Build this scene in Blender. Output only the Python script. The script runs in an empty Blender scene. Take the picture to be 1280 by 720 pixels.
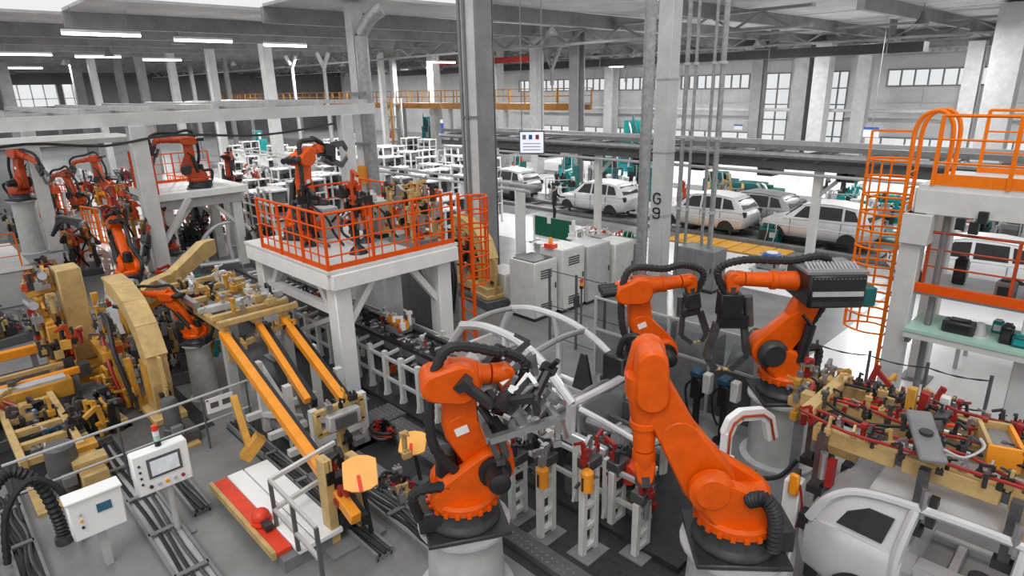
import bpy, bmesh, math, random
from mathutils import Vector, Matrix
random.seed(7)
PI = math.pi
def R(d): return math.radians(d)
S = bpy.context.scene
C = S.collection
# ---------------------------------------------------------------- camera
FPX, PITCH, ROLL, YAW, H = 790.0, R(17.7), R(-1.3), R(44.0), 6.5
_cp, _sp = math.cos(PITCH), math.sin(PITCH)
_fh = Vector((-math.cos(YAW), math.sin(YAW), 0))
_r0 = Vector((math.sin(YAW), math.cos(YAW), 0))
FW = _fh*_cp + Vector((0, 0, -_sp))
_u0 = _fh*_sp + Vector((0, 0, _cp))
RT = _r0*math.cos(ROLL) + _u0*math.sin(ROLL)
UP = _u0*math.cos(ROLL) - _r0*math.sin(ROLL)
EYE = Vector((0, 0, H))
cam = bpy.data.objects.new('camera', bpy.data.cameras.new('camera'))
C.objects.link(cam)
cam.data.sensor_width = 36
cam.data.lens = 36*FPX/1280
cam.data.clip_end = 400
cam.matrix_world = Matrix(((RT.x, UP.x, -FW.x, 0), (RT.y, UP.y, -FW.y, 0), (RT.z, UP.z, -FW.z, H), (0, 0, 0, 1)))
S.camera = cam
# ---------------------------------------------------------------- world, exposure
w = bpy.data.worlds.new('daylight'); S.world = w; w.use_nodes = True
bg = w.node_tree.nodes['Background']
bg.inputs['Color'].default_value = (1.0, 1.0, 1.0, 1); bg.inputs['Strength'].default_value = .9
S.view_settings.view_transform = 'Standard'; S.view_settings.look = 'None'
S.view_settings.gamma = 1; S.view_settings.use_curve_mapping = False
S.view_settings.exposure = -0.05
LAMP = 1000.0    # watts of one added fill lamp, used by the lamp builder below
sun = bpy.data.lights.new('roof_daylight', 'SUN'); sun.energy = 1.2; sun.angle = R(25)
so = bpy.data.objects.new('roof_daylight', sun); C.objects.link(so); so.rotation_euler = (R(28), R(18), 0)
# ---------------------------------------------------------------- points from measured pixels
def ray(px, py): return RT*((px-640)/FPX) - UP*((py-360)/FPX) + FW
def G(px, py, z=0.0):
    d = ray(px, py); return EYE + d*((z-H)/d.z)
def PY(px, py, Y):
    d = ray(px, py); return EYE + d*(Y/d.y)
def PX(px, py, X):
    d = ray(px, py); return EYE + d*(X/d.x)
# ---------------------------------------------------------------- materials
MT = {}
def mat(n, col, rough=.5, metal=0., var=.15, scale=6., bump=0., emit=0., coat=0., spec=.5):
    m = bpy.data.materials.new(n); m.use_nodes = True; nt = m.node_tree; N = nt.nodes; L = nt.links
    b = N['Principled BSDF']; b.inputs['Roughness'].default_value = rough; b.inputs['Metallic'].default_value = metal
    b.inputs['Specular IOR Level'].default_value = spec
    if coat: b.inputs['Coat Weight'].default_value = coat
    tc = N.new('ShaderNodeTexCoord'); no = N.new('ShaderNodeTexNoise')
    no.inputs['Scale'].default_value = scale; no.inputs['Detail'].default_value = 5; no.inputs['Roughness'].default_value = .65
    L.new(tc.outputs['Object'], no.inputs['Vector'])
    cr = N.new('ShaderNodeValToRGB'); e = cr.color_ramp.elements
    e[0].position = .3; e[1].position = .72
    e[0].color = tuple(c*(1-var) for c in col)+(1,); e[1].color = tuple(min(1, c*(1+var*.5)) for c in col)+(1,)
    L.new(no.outputs['Fac'], cr.inputs['Fac']); L.new(cr.outputs['Color'], b.inputs['Base Color'])
    if bump:
        bp = N.new('ShaderNodeBump'); bp.inputs['Strength'].default_value = bump
        n2 = N.new('ShaderNodeTexNoise'); n2.inputs['Scale'].default_value = scale*9; L.new(tc.outputs['Object'], n2.inputs['Vector'])
        L.new(n2.outputs['Fac'], bp.inputs['Height']); L.new(bp.outputs['Normal'], b.inputs['Normal'])
    if emit:
        b.inputs['Emission Color'].default_value = tuple(col)+(1,); b.inputs['Emission Strength'].default_value = emit
    MT[n] = m; return m
mat('orange', (.76, .10, .001), .42, 0, .2, 4, coat=.06, spec=.25)
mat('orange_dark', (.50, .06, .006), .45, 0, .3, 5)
mat('rail_orange', (.76, .09, .002), .5, 0, .12, 5, spec=.25)
mat('ladder_orange', (.86, .19, .003), .5, 0, .1, 5, spec=.25)
mat('tan', (.55, .375, .15), .5, 0, .28, 4)
mat('yellow', (.58, .29, .035), .45, 0, .3, 4)
mat('amber', (.85, .30, .015), .45, 0, .15, 4)
mat('paddle', (.93, .45, .10), .5, 0, .08, 4)
mat('white', (.78, .78, .77), .5, 0, .1, 2.5)
mat('offwhite', (.62, .62, .60), .5, 0, .14, 2.5)
mat('panel_white', (.86, .86, .85), .45, 0, .06, 1.5)
mat('light_grey', (.46, .46, .455), .5, 0, .18, 3)
mat('grey', (.20, .20, .20), .5, 0, .25, 3)
mat('mid_grey', (.10, .10, .10), .5, 0, .3, 4)
mat('dark', (.03, .03, .031), .45, 0, .45, 6)
mat('black', (.012, .012, .013), .4, 0, .5, 8)
mat('rubber', (.016, .016, .018), .55, 0, .4, 10)
mat('steel', (.52, .52, .53), .33, .85, .25, 5)
mat('steel_dark', (.14, .14, .143), .4, .7, .4, 5)
mat('body_silver', (.66, .66, .67), .28, .35, .12, 2)
mat('body_grey', (.36, .36, .365), .35, .5, .18, 2)
mat('body_white', (.80, .80, .80), .35, .1, .06, 2)
mat('cavity_shade', (.02, .02, .022), .6, 0, .5, 5)  # near-black plates paint the shade inside car body openings
mat('red', (.32, .018, .014), .45, 0, .25, 8)
mat('red_bright', (.75, .05, .015), .45, 0, .15, 5)
mat('green', (.004, .12, .055), .5, 0, .25, 3)
mat('teal', (.004, .30, .30), .45, 0, .35, 3)
mat('teal_dark', (.003, .12, .115), .5, 0, .4, 3)
mat('blue', (.02, .10, .42), .45, 0, .2, 3)
mat('navy', (.01, .06, .12), .5, 0, .3, 5)
mat('cloth_black', (.012, .012, .014), .8, 0, .3, 12)
mat('skin', (.50, .27, .18), .55, 0, .1, 12)
mat('hair', (.01, .008, .007), .6, 0, .3, 20)
mat('floor_paint', (.21, .21, .208), .3, 0, .35, .8, .03)
mat('floor_white', (.85, .85, .845), .2, 0, .05, .6)
mat('grating_shade', (.05, .05, .05), .5, .4, .35, 14, .3)  # dark floor tone, also painting shade beneath the line
mat('yellow_floor', (.75, .38, .06), .5, 0, .2, 2)
mat('wall_clad', (.50, .50, .495), .6, 0, .16, .5)
mat('wall_dark', (.085, .085, .085), .7, 0, .35, .4)
mat('ceiling_deck', (.44, .44, .44), .7, 0, .25, .6)
mat('beam_grey', (.24, .24, .24), .6, 0, .3, 1.2)
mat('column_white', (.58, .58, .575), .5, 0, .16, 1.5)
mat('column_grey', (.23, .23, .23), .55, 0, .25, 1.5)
mat('ochre', (.36, .15, .02), .5, 0, .3, 2)
mat('galv', (.36, .36, .365), .4, .5, .3, 6)
mat('lamp_tube', (1, 1, 1), .5, 0, 0, 1, emit=5.)
mat('screen', (.72, .76, .86), .3, 0, .1, 3, emit=.55)
mat('screen_dim', (.55, .57, .60), .25, 0, .25, 7, emit=.35)
mat('lcd_blue', (.03, .10, .16), .2, 0, .4, 30, emit=.25)
mat('glass_green', (.40, .62, .52), .2, 0, .1, 2)
def glass(n, tint, mixf):
    m = bpy.data.materials.new(n); m.use_nodes = True; nt = m.node_tree; nt.nodes.clear()
    o = nt.nodes.new('ShaderNodeOutputMaterial'); t = nt.nodes.new('ShaderNodeBsdfTransparent'); g = nt.nodes.new('ShaderNodeBsdfGlossy')
    t.inputs['Color'].default_value = tint; g.inputs['Roughness'].default_value = .1; g.inputs['Color'].default_value = (.8, .8, .8, 1)
    x = nt.nodes.new('ShaderNodeMixShader'); x.inputs[0].default_value = mixf
    nt.links.new(t.outputs[0], x.inputs[1]); nt.links.new(g.outputs[0], x.inputs[2]); nt.links.new(x.outputs[0], o.inputs[0]); MT[n] = m
glass('window_glass', (.98, .99, 1, 1), .05)
glass('fence_glass', (.80, .82, .82, 1), .10)
# ---------------------------------------------------------------- mesh builder
class MB:
    def __init__(s): s.v = []; s.f = []
    def add(s, vs, fs):
        o = len(s.v); s.v += [tuple(v) for v in vs]; s.f += [tuple(i+o for i in f) for f in fs]; return s
    def box(s, c, d, rz=0, rot=None):
        x, y, z = d[0]/2, d[1]/2, d[2]/2; c = Vector(c)
        M = rot if rot else Matrix.Rotation(rz, 3, 'Z')
        vs = [c + M @ Vector((a*x, b*y, e*z)) for a in (-1, 1) for b in (-1, 1) for e in (-1, 1)]
        return s.add(vs, [(0,1,3,2), (4,6,7,5), (0,4,5,1), (2,3,7,6), (0,2,6,4), (1,5,7,3)])
    def bb(s, x0, x1, y0, y1, z0, z1): return s.box(((x0+x1)/2, (y0+y1)/2, (z0+z1)/2), (x1-x0, y1-y0, z1-z0))
    def bar(s, a, b, w, h=None):
        a = Vector(a); b = Vector(b); d = b-a; l = d.length
        if l < 1e-6: return s
        d /= l; u = Vector((0, 0, 1)) if abs(d.z) < .97 else Vector((0, 1, 0))
        y = u.cross(d).normalized(); z = d.cross(y)
        M = Matrix((d, y, z)).transposed()
        return s.box((a+b)/2, (l, w, h or w), rot=M)
    def ring(s, c, t, r, n, ref=None):
        t = Vector(t).normalized(); u = ref or (Vector((0, 0, 1)) if abs(t.z) < .9 else Vector((1, 0, 0)))
        a = u.cross(t).normalized(); b = t.cross(a)
        return [Vector(c) + (a*math.cos(2*PI*i/n) + b*math.sin(2*PI*i/n))*r for i in range(n)]
    def loft(s, rings, cap=True):
        n = len(rings[0]); vs = [v for r in rings for v in r]; fs = []
        for k in range(len(rings)-1):
            for i in range(n): fs.append((k*n+i, k*n+(i+1) % n, (k+1)*n+(i+1) % n, (k+1)*n+i))
        if cap: fs.append(tuple(reversed(range(n)))); fs.append(tuple(range((len(rings)-1)*n, len(rings)*n)))
        return s.add(vs, fs)
    def cyl(s, a, b, r, r2=None, n=12):
        a = Vector(a); b = Vector(b); d = b-a
        return s.loft([s.ring(a, d, r, n), s.ring(b, d, r if r2 is None else r2, n)])
    def rev(s, a, d, prof, n=16):
        d = Vector(d).normalized(); return s.loft([s.ring(Vector(a)+d*h, d, max(r, 1e-4), n) for h, r in prof])
    def tube(s, pts, r, n=6, rib=0.):
        P = [Vector(p) for p in pts]; rs = []; pr = None
        for i, p in enumerate(P):
            t = (P[min(i+1, len(P)-1)]-P[max(i-1, 0)]).normalized()
            if pr is None: pr = Vector((0, 0, 1)) if abs(t.z) < .9 else Vector((1, 0, 0))
            pr = (pr - t*pr.dot(t)); pr = pr.normalized() if pr.length > 1e-4 else Vector((1, 0, 0))
            a = pr; b = t.cross(a); rr = r*(1+rib*(1 if i % 2 else -1))
            rs.append([p+(a*math.cos(2*PI*k/n)+b*math.sin(2*PI*k/n))*rr for k in range(n)])
        return s.loft(rs)
    def prism(s, poly, o, ux, uy, d0, d1, ch=0.):
        "polygon in the plane o+x*ux+y*uy, extruded along ux x uy from d0 to d1, chamfered rim"
        o = Vector(o); ux = Vector(ux); uy = Vector(uy); nn = ux.cross(uy).normalized()
        cx = sum(p[0] for p in poly)/len(poly); cy = sum(p[1] for p in poly)/len(poly)
        def lay(d, k):
            out = []
            for x, y in poly:
                l = math.hypot(x-cx, y-cy) or 1; q = 1-min(k/l, .5)
                out.append(o+ux*(cx+(x-cx)*q)+uy*(cy+(y-cy)*q)+nn*d)
            return out
        if ch: return s.loft([lay(d0, ch), lay(d0+ch, 0), lay(d1-ch, 0), lay(d1, ch)])
        return s.loft([lay(d0, 0), lay(d1, 0)])
    def sph(s, c, r, n=10, m=6, sz=1.):
        c = Vector(c)
        return s.loft([[c+Vector((math.cos(2*PI*i/n)*math.sin(PI*k/m)*r, math.sin(2*PI*i/n)*math.sin(PI*k/m)*r, -math.cos(PI*k/m)*r*sz)) for i in range(n)] for k in range(1, m)])
    def build(s, name, m, parent=None, smooth=True, bev=0., kind=None):
        me = bpy.data.meshes.new(name); me.from_pydata(s.v, [], s.f); me.validate()
        bm = bmesh.new(); bm.from_mesh(me)
        bmesh.ops.recalc_face_normals(bm, faces=bm.faces)
        if bev:
            es = [e for e in bm.edges if len(e.link_faces) == 2 and e.calc_face_angle(0) > .6]
            bmesh.ops.bevel(bm, geom=es, offset=bev, segments=1, affect='EDGES', clamp_overlap=True)
        if smooth:
            for f in bm.faces: f.smooth = True
            for e in bm.edges:
                if len(e.link_faces) != 2 or e.calc_face_angle(0) > R(38): e.smooth = False
        bm.to_mesh(me); bm.free()
        me.materials.append(MT[m])
        o = bpy.data.objects.new(name, me); C.objects.link(o)
        if parent: o.parent = parent
        if kind: o['kind'] = kind
        return o
def tag(o, label, cat, group=None):
    o['label'] = label; o['category'] = cat
    if group: o['group'] = group
    return o
def thing(name, label, cat, loc=(0, 0, 0), rz=0, group=None, sc=1.):
    o = bpy.data.objects.new(name, None); C.objects.link(o); o.empty_display_size = .2
    o.location = loc; o.rotation_euler = (0, 0, rz); o.scale = (sc, sc, sc)
    return tag(o, label, cat, group)
def dup(root, loc, rz=None, label=None, group=None, sc=None):
    r = root.copy(); C.objects.link(r); r.location = loc
    if rz is not None: r.rotation_euler = (0, 0, rz)
    if sc: r.scale = (sc, sc, sc)
    if label: r['label'] = label
    if group: r['group'] = group
    for ch in list(root.children):
        c = ch.copy(); C.objects.link(c); c.parent = r
        for g in ch.children:
            d = g.copy(); C.objects.link(d); d.parent = c
    return r
def share(o, parent, loc=(0, 0, 0), rz=0):
    c = o.copy(); C.objects.link(c); c.parent = parent; c.location = loc; c.rotation_euler = (0, 0, rz); return c
def struct(o): o['kind'] = 'structure'; return o
def smooth_path(pts, k=6):
    P = [Vector(p) for p in pts]; out = []
    for i in range(len(P)-1):
        p0, p1, p2, p3 = P[max(i-1, 0)], P[i], P[i+1], P[min(i+2, len(P)-1)]
        for j in range(k):
            t = j/k
            out.append(.5*((2*p1)+(p2-p0)*t+(2*p0-5*p1+4*p2-p3)*t*t+(3*p1-p0-3*p2+p3)*t**3))
    return out+[P[-1]]
def hull(circs, n=14):
    pts = []
    for x, y, r in circs:
        for i in range(n): pts.append((x+r*math.cos(2*PI*i/n), y+r*math.sin(2*PI*i/n)))
    pts = sorted(set(pts))
    def half(ps):
        h = []
        for p in ps:
            while len(h) > 1 and (h[-1][0]-h[-2][0])*(p[1]-h[-2][1])-(h[-1][1]-h[-2][1])*(p[0]-h[-2][0]) <= 1e-9: h.pop()
            h.append(p)
        return h[:-1]
    return half(pts)+half(pts[::-1])
# ================================================================ THE HALL
fl = struct(MB().bb(-106, 14, -14, 61, -.3, 0).build('floor', 'floor_paint'))
# painted / bare floor areas, plus dark slabs for shade under the line
def slab(x0, x1, y0, y1, m, z=.012, name='floor_slab'): return MB().bb(x0, x1, y0, y1, .001, z).build(name, m, fl)
slab(-20, -3.4, 5.15, 8.9, 'grating_shade', .01); slab(-19, -12.6, .2, 3.6, 'grating_shade', .01); slab(-12.3, -9.6, 3.7, 5.6, 'grating_shade', .01)  # shade between and under the machinery put in as dark floor colour
slab(-5.2, 6, 13.0, 22.5, 'floor_white'); slab(-30, -5.3, 19.3, 23.2, 'floor_white')
slab(-40, 6, 29.2, 36, 'floor_white'); slab(-40, -8, 38, 58, 'floor_white')
slab(-60, -31, 6, 30, 'floor_white')
for i in range(7): slab(-14.6+i*.72, -13.94+i*.72, 23.35, 24.9, 'yellow_floor', .05, 'deck_plank')
# ---- back wall with strip windows
YB = 60.0
bands = [(0, .3, []), (.3, 1.75, [(-58, -28.2), (-27.6, -25.3), (-21.9, -20.4), (-19.0, -6.5)]), (1.75, 5.85, [(-27.6, -25.3), (-21.9, -20.4)]),
         (5.85, 7.1, [(-60, -51.5), (-49.8, -38.8), (-36.5, -29.2), (-27.6, -25.3), (-21.9, -20.4), (-17.4, -9.6), (-7.5, 2)]), (7.1, 10.4, [])]
bk = MB()
for z0, z1, op in bands:
    x = -106
    for a, b in op+[(14, 14)]:
        bk.bb(x, a, YB, YB+.25, z0, z1); x = b
wb = struct(bk.build('wall_back', 'wall_clad'))
pk = MB().bb(0, 5.5, -.05, 0, 0, 1.3).build('cladding_panel', 'wall_clad', wb); pk.location = (-70, YB, 1.85)
def panel(x, z, w_=1., h=1.):
    o = share(pk, wb, (x, YB, z)); o.scale = (w_, 1, h)
for z0, h in ((1.85, 1.35), (3.25, 1.25), (4.55, 1.2)):
    for x in (-62, -56.4, -50.8, -45.2, -39.6, -34): panel(x, z0, 1, h/1.3)
    for x in (-20.2, -14.6, -9., -3.4, 2.2): panel(x, z0, 1, h/1.3)
    panel(-25.1, z0, .52, h/1.3)
for z0, h in ((7.2, 1.0), (8.25, 1.2)):
    for i in range(15): panel(-70+i*5.6, z0, 1, h/1.3)
# ribbed strip under the eaves
rb = MB()
for i in range(150): rb.bb(-70+i*.52, -69.75+i*.52, YB-.09, YB-.05, 8.3, 9.4)
rb.build('ribbed_sheet', 'offwhite', wb, kind='stuff')
nwin = 0
pane0 = None
def window(a, b, z0, z1, n, rows=1):
    global nwin, pane0
    nwin += 1
    fr = MB()
    for k in range(n+1): x = a+(b-a)*k/n; fr.bb(x-.05, x+.05, YB-.06, YB+.12, z0, z1)
    for k in range(rows+1): z = z0+(z1-z0)*k/rows; fr.bb(a-.05, b+.05, YB-.08, YB+.14, z-.05, z+.05)
    wo = struct(fr.build('window_%d' % nwin, 'grey'))
    for k in range(n):
        for r_ in range(rows):
            if pane0 is None: pane0 = MB().bb(0, 1, 0, .02, 0, 1).build('pane', 'window_glass', wo); o = pane0
            else: o = share(pane0, wo)
            o.location = (a+(b-a)*k/n, YB+.02, z0+(z1-z0)*r_/rows); o.scale = ((b-a)/n, 1, (z1-z0)/rows)
for a, b in bands[3][2]:
    if b-a > 3: window(a, b, 5.85, 7.1, max(3, round((b-a)/.95)))
for a, b in ((-58, -28.2), (-19.0, -6.5)): window(a, b, .3, 1.75, round((b-a)/1.8))
for a, b in ((-27.6, -25.3), (-21.9, -20.4)): window(a, b, .3, 7.1, 2, 5)
# ---- left wall, far away, with two bright openings
XL = -104.0
lw = MB()
lw.bb(XL-.3, XL, -14, 12.6, 0, 10.4); lw.bb(XL-.3, XL, 12.6, 21, 0, 5.3); lw.bb(XL-.3, XL, 12.6, 21, 8.0, 10.4)
lw.bb(XL-.3, XL, 18.1, 18.8, 5.3, 8.0); lw.bb(XL-.3, XL, 21, 61, 0, 10.4)
wl = struct(lw.build('wall_left', 'wall_dark'))
for (a, b, n) in ((12.6, 18.1, 4), (18.8, 21, 2)):
    nwin += 1; fr = MB()
    for k in range(n+1): y = a+(b-a)*k/n; fr.bb(XL-.1, XL+.05, y-.06, y+.06, 5.3, 8)
    fr.bb(XL-.1, XL+.05, a, b, 6.2, 6.3)
    wo = struct(fr.build('window_%d' % nwin, 'light_grey'))
    for k in range(n): MB().bb(XL-.06, XL-.04, a+(b-a)*k/n, a+(b-a)*(k+1)/n, 5.3, 8).build('pane', 'window_glass', wo)
# ---- roof: deck strips, slots left open between them to let daylight in, girders below
ce = struct(MB().bb(-104, 12, 59.6, 60.1, 10.0, 10.4).build('ceiling', 'ceiling_deck'))
for i in range(19):
    x1 = 6-i*6.0; x0 = x1-4.6
    y0 = max(-13, (28+.719*(x0+x1)/2)/.695) if x0 > -42 else -13  # deck held back from the near zone so sky light enters
    if y0 < 58:
        for k in range(5):
            a = y0+(60-y0)*k/5; b = y0+(60-y0)*(k+1)/5-.06
            MB().bb(x0, x1, a, b, 10.0+.02*(k % 2), 10.12+.02*(k % 2)).build('roof_panel', 'ceiling_deck', ce)
    MB().bb(x0-.25, x0+.05, max(y0, -13), 59.8, 9.35, 10.0).build('purlin', 'beam_grey', ce)
for y in (30, 45, 59):
    g = MB(); g.bb(-104, (0 if y > 40 else -12), y-.2, y+.2, 9.5, 9.62); g.bb(-104, (0 if y > 40 else -12), y-.2, y+.2, 8.7, 8.82)
    for k in range(40):
        x = -104+k*2.6
        if x+2.6 < (0 if y > 40 else -12): g.bar((x, y, 8.8), (x+1.3, y, 9.5), .1); g.bar((x+1.3, y, 9.5), (x+2.6, y, 8.8), .1)
    g.build('girder', 'beam_grey', ce)
# crane runway along the back wall, upper right
cr = MB(); cr.bb(-60, 10, 56.6, 57.2, 8.55, 9.0); cr.bb(-60, 10, 56.4, 57.4, 9.0, 9.1); cr.bb(-60, 10, 56.5, 57.3, 8.5, 8.58)
tag(cr.build('crane_runway_beam', 'beam_grey'), 'long grey crane runway beam high along the windowed back wall', 'beam')
tag(MB().cyl((-60, 58.6, 3.95), (8, 58.6, 3.95), .14, n=8).build('wall_pipe', 'column_white'), 'thin white pipe running level along the back wall under the strip windows', 'pipe')
t = thing('air_duct', 'dark rectangular air duct hanging under the roof over the hall centre', 'duct', (-41, 48, 0)); MB().bb(-29, 29, -.6, .6, 8.0, 8.6).build('duct_run', 'dark', t)
for k in range(8): MB().bb(-27+k*7.7, -26.9+k*7.7, -.62, .62, 7.97, 10.05).build('hanger_frame', 'grey', t)
# ---- columns
def column(name, x, y, w_, ztop, label, m='column_white', kind='box', z0=0., group=None):
    t = thing(name, label, 'column', (x, y, z0), 0, group)
    b = MB()
    if kind == 'box': b.bb(-w_/2, w_/2, -w_/2, w_/2, 0, ztop)
    else:
        b.bb(-w_/2, w_/2, -w_/2, -w_/2+w_*.12, 0, ztop); b.bb(-w_/2, w_/2, w_/2-w_*.12, w_/2, 0, ztop); b.bb(-w_*.06, w_*.06, -w_*.4, w_*.4, 0, ztop)
    b.build('shaft', m, t, bev=.01)
    MB().bb(-w_*.75, w_*.75, -w_*.75, w_*.75, 0, .05).build('base_plate', 'grey', t)
    return t
t = column('building_column', -11.8, 18.56, .52, 9.9, 'tall white column lettered G over 9 beside the ribbed silver duct')
for z in (2.2, 4.3, 6.6): MB().bb(-.285, .285, -.285, .285, z, z+.05).build('band', 'light_grey', t)
def strokes(o, segs, m, parent, name, ux, uz, w_=.03):
    b = MB(); o = Vector(o)
    for (x0, z0, x1, z1) in segs: b.bar(o+Vector(ux)*x0+Vector(uz)*z0, o+Vector(ux)*x1+Vector(uz)*z1, w_, w_)
    return b.build(name, m, parent, smooth=False)
# the mark faces the camera side (-y)
GL = [(.25,.28,.2,.34),(.2,.34,.07,.34),(.07,.34,0,.26),(0,.26,0,.08),(0,.08,.07,0),(.07,0,.2,0),(.2,0,.26,.07),(.26,.07,.26,.17),(.26,.17,.14,.17)]
TH = [(.25,.22,.2,.17),(.2,.17,.07,.17),(.07,.17,0,.22),(0,.22,0,.29),(0,.29,.07,.34),(.07,.34,.2,.34),(.2,.34,.25,.28),(.25,.28,.25,.06),(.25,.06,.19,0),(.19,0,.04,0),(.04,0,0,.05)]
strokes((-.13, -.268, 2.62), GL, 'dark', t, 'painted_letter', (1, 0, 0), (0, 0, 1), .045)
strokes((-.13, -.268, 2.12), TH, 'dark', t, 'painted_number', (1, 0, 0), (0, 0, 1), .045)
# conduits beside the column
for i, (px, r_, z1) in enumerate(((846, .07, 9.8), (856, .05, 9.8), (876, .05, 9.8), (886, .085, 9.8))):
    p = G(px-3, 352+i*3, 0)
    tt = thing('conduit_pipe', ['thick conduit clinging to the right face of the white column', 'thin conduit second from the white column', 'slim grey vertical pipe left of the stoutest conduit', 'stout grey vertical pipe farthest right of the column conduits'][i], 'pipe', p, 0, 'pipes beside the white column')
    MB().cyl((0, 0, 0), (0, 0, z1), r_, n=8).build('pipe', 'galv', tt)
    for z in (2.5, 4.8, 7): MB().cyl((0, 0, z), (0, 0, z+.08), r_*1.5, n=8).build('clamp', 'light_grey', tt)
# ribbed flexible duct left of the column
p = G(799, 372, 0)
tt = thing('flexible_duct', 'ribbed silver flexible duct standing left of the white lettered column', 'duct', p)
MB().tube([(0, 0, .9+i*.075) for i in range(120)], .17, 14, .045).build('ribbed_sleeve', 'galv', tt)
MB().cyl((0, 0, 0), (0, 0, 1.0), .2, n=14).build('duct_boot', 'grey', tt)
# grey / white double column in the centre
p = G(606, 362, 0)
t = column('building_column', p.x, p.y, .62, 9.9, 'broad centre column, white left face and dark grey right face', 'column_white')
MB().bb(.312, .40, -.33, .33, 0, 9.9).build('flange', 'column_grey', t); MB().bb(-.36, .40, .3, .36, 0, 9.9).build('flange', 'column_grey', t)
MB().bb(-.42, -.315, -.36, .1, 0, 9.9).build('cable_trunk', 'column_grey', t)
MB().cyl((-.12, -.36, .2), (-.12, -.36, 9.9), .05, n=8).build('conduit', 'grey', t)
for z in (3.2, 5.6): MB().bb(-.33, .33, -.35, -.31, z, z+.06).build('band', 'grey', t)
# column with bent duct left of centre, and others further back
p = Vector((-25.0, 15.3, 0))
t = column('building_column', p.x, p.y, .55, 9.9, 'white column with a silver duct strapped to its right side')
pts = [(.62, -.1, .3), (.62, -.1, 4), (.62, -.1, 8.2), (.66, -.1, 8.7), (1.0, .2, 9.3), (1.4, .5, 9.6)]
MB().tube(smooth_path(pts, 6), .27, 12).build('duct', 'galv', t)
for z in (2., 4.2, 6.3): MB().bb(-.3, .95, -.42, -.3, z, z+.1).build('strap', 'grey', t)
MB().bb(-.2, .55, -.52, -.34, 2.55, 3.3).build('hazard_plate', 'amber', t)
def colpx(px, py, Y, w_, label, m='column_white', kind='box', ztop=9.9, name='building_column', group=None):
    q = PY(px, py, Y); return column(name, q.x, Y, w_, ztop, label, m, kind, group=group)
colpx(336, 100, 19, .62, 'white column rising behind the tall orange robot on the platform')
colpx(267, 100, 19, .55, 'white column above the small left robot platform')
colpx(118, 100, 13.5, .5, 'slim white column left of the pair of grey columns, top left')
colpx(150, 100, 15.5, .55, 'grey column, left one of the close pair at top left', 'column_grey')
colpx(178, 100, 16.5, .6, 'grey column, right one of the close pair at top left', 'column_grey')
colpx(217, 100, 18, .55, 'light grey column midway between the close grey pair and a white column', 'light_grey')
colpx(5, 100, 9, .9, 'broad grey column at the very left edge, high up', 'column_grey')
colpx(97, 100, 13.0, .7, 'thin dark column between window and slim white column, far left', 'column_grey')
colpx(478, 110, 34, .45, 'slim white column standing through the orange catwalk, left of centre')
colpx(493, 110, 38, .5, 'slim grey column just right of the catwalk stair tower', 'light_grey')
colpx(543, 110, 40, .9, 'white column behind the catwalk, left of the broad centre column')
colpx(622, 110, 44, .9, 'light grey column behind the catwalk, right of the broad centre column', 'light_grey')
colpx(671, 110, 36, .75, 'light grey column behind the hanging screen', 'light_grey')
colpx(721, 110, 34, .75, 'dark grey column at the right end of the orange catwalk', 'column_grey', 'H')
colpx(764, 110, 57, 1.1, 'pale column on the back wall left of the ribbed duct', 'light_grey', 'H')
colpx(948, 110, 57, .9, 'grey wall column with a dark recess right of the column conduits', 'column_grey', 'H')
colpx(1003, 110, 56, 1.15, 'dark grey wall column left of the white tall-window column', 'column_grey', 'H', 9.2)
colpx(1027, 110, 54, 1.15, 'light grey box column in front of the tall bright window', 'light_grey', 'box', 9.2)
colpx(1079, 110, 56, 1.0, 'wall column half light half dark, left of the caged ladder', 'light_grey', 'H', 9.0)
colpx(1213, 110, 56, 1.0, 'slim grey column behind the upper orange railing', 'light_grey', 'H', 8.8)
t = colpx(1252, 110, 42, 1.3, 'stout pale column rising behind the upper orange railing, far right', 'light_grey', 'box')
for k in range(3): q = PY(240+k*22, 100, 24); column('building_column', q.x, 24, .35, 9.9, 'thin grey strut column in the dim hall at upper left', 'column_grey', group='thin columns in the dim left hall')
# V-shaped braces under the roof
for i, (px, Y) in enumerate(((365, 26), (405, 26), (690, 36), (783, 50))):
    q = PY(px, 85, Y); b = MB(); hh = 9.3-q.z
    b.bar((0, 0, 0), (-.9, 0, hh), .22); b.bar((0, 0, 0), (.9, 0, hh), .22); b.bar((0, 0, 0), (0, 0, -q.z+.1 if i < 2 else -1.2), .2)
    o = b.build('roof_brace', 'light_grey' if i < 2 else 'column_grey'); o.location = q
    tag(o, ['white Y-shaped roof brace, left one of two right of the tall white column', 'white Y-shaped roof brace just left of the duct column', 'grey V-shaped roof brace above the hanging screen', 'pale V-shaped brace before the strip window left of the ribbed duct'][i], 'brace')
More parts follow.
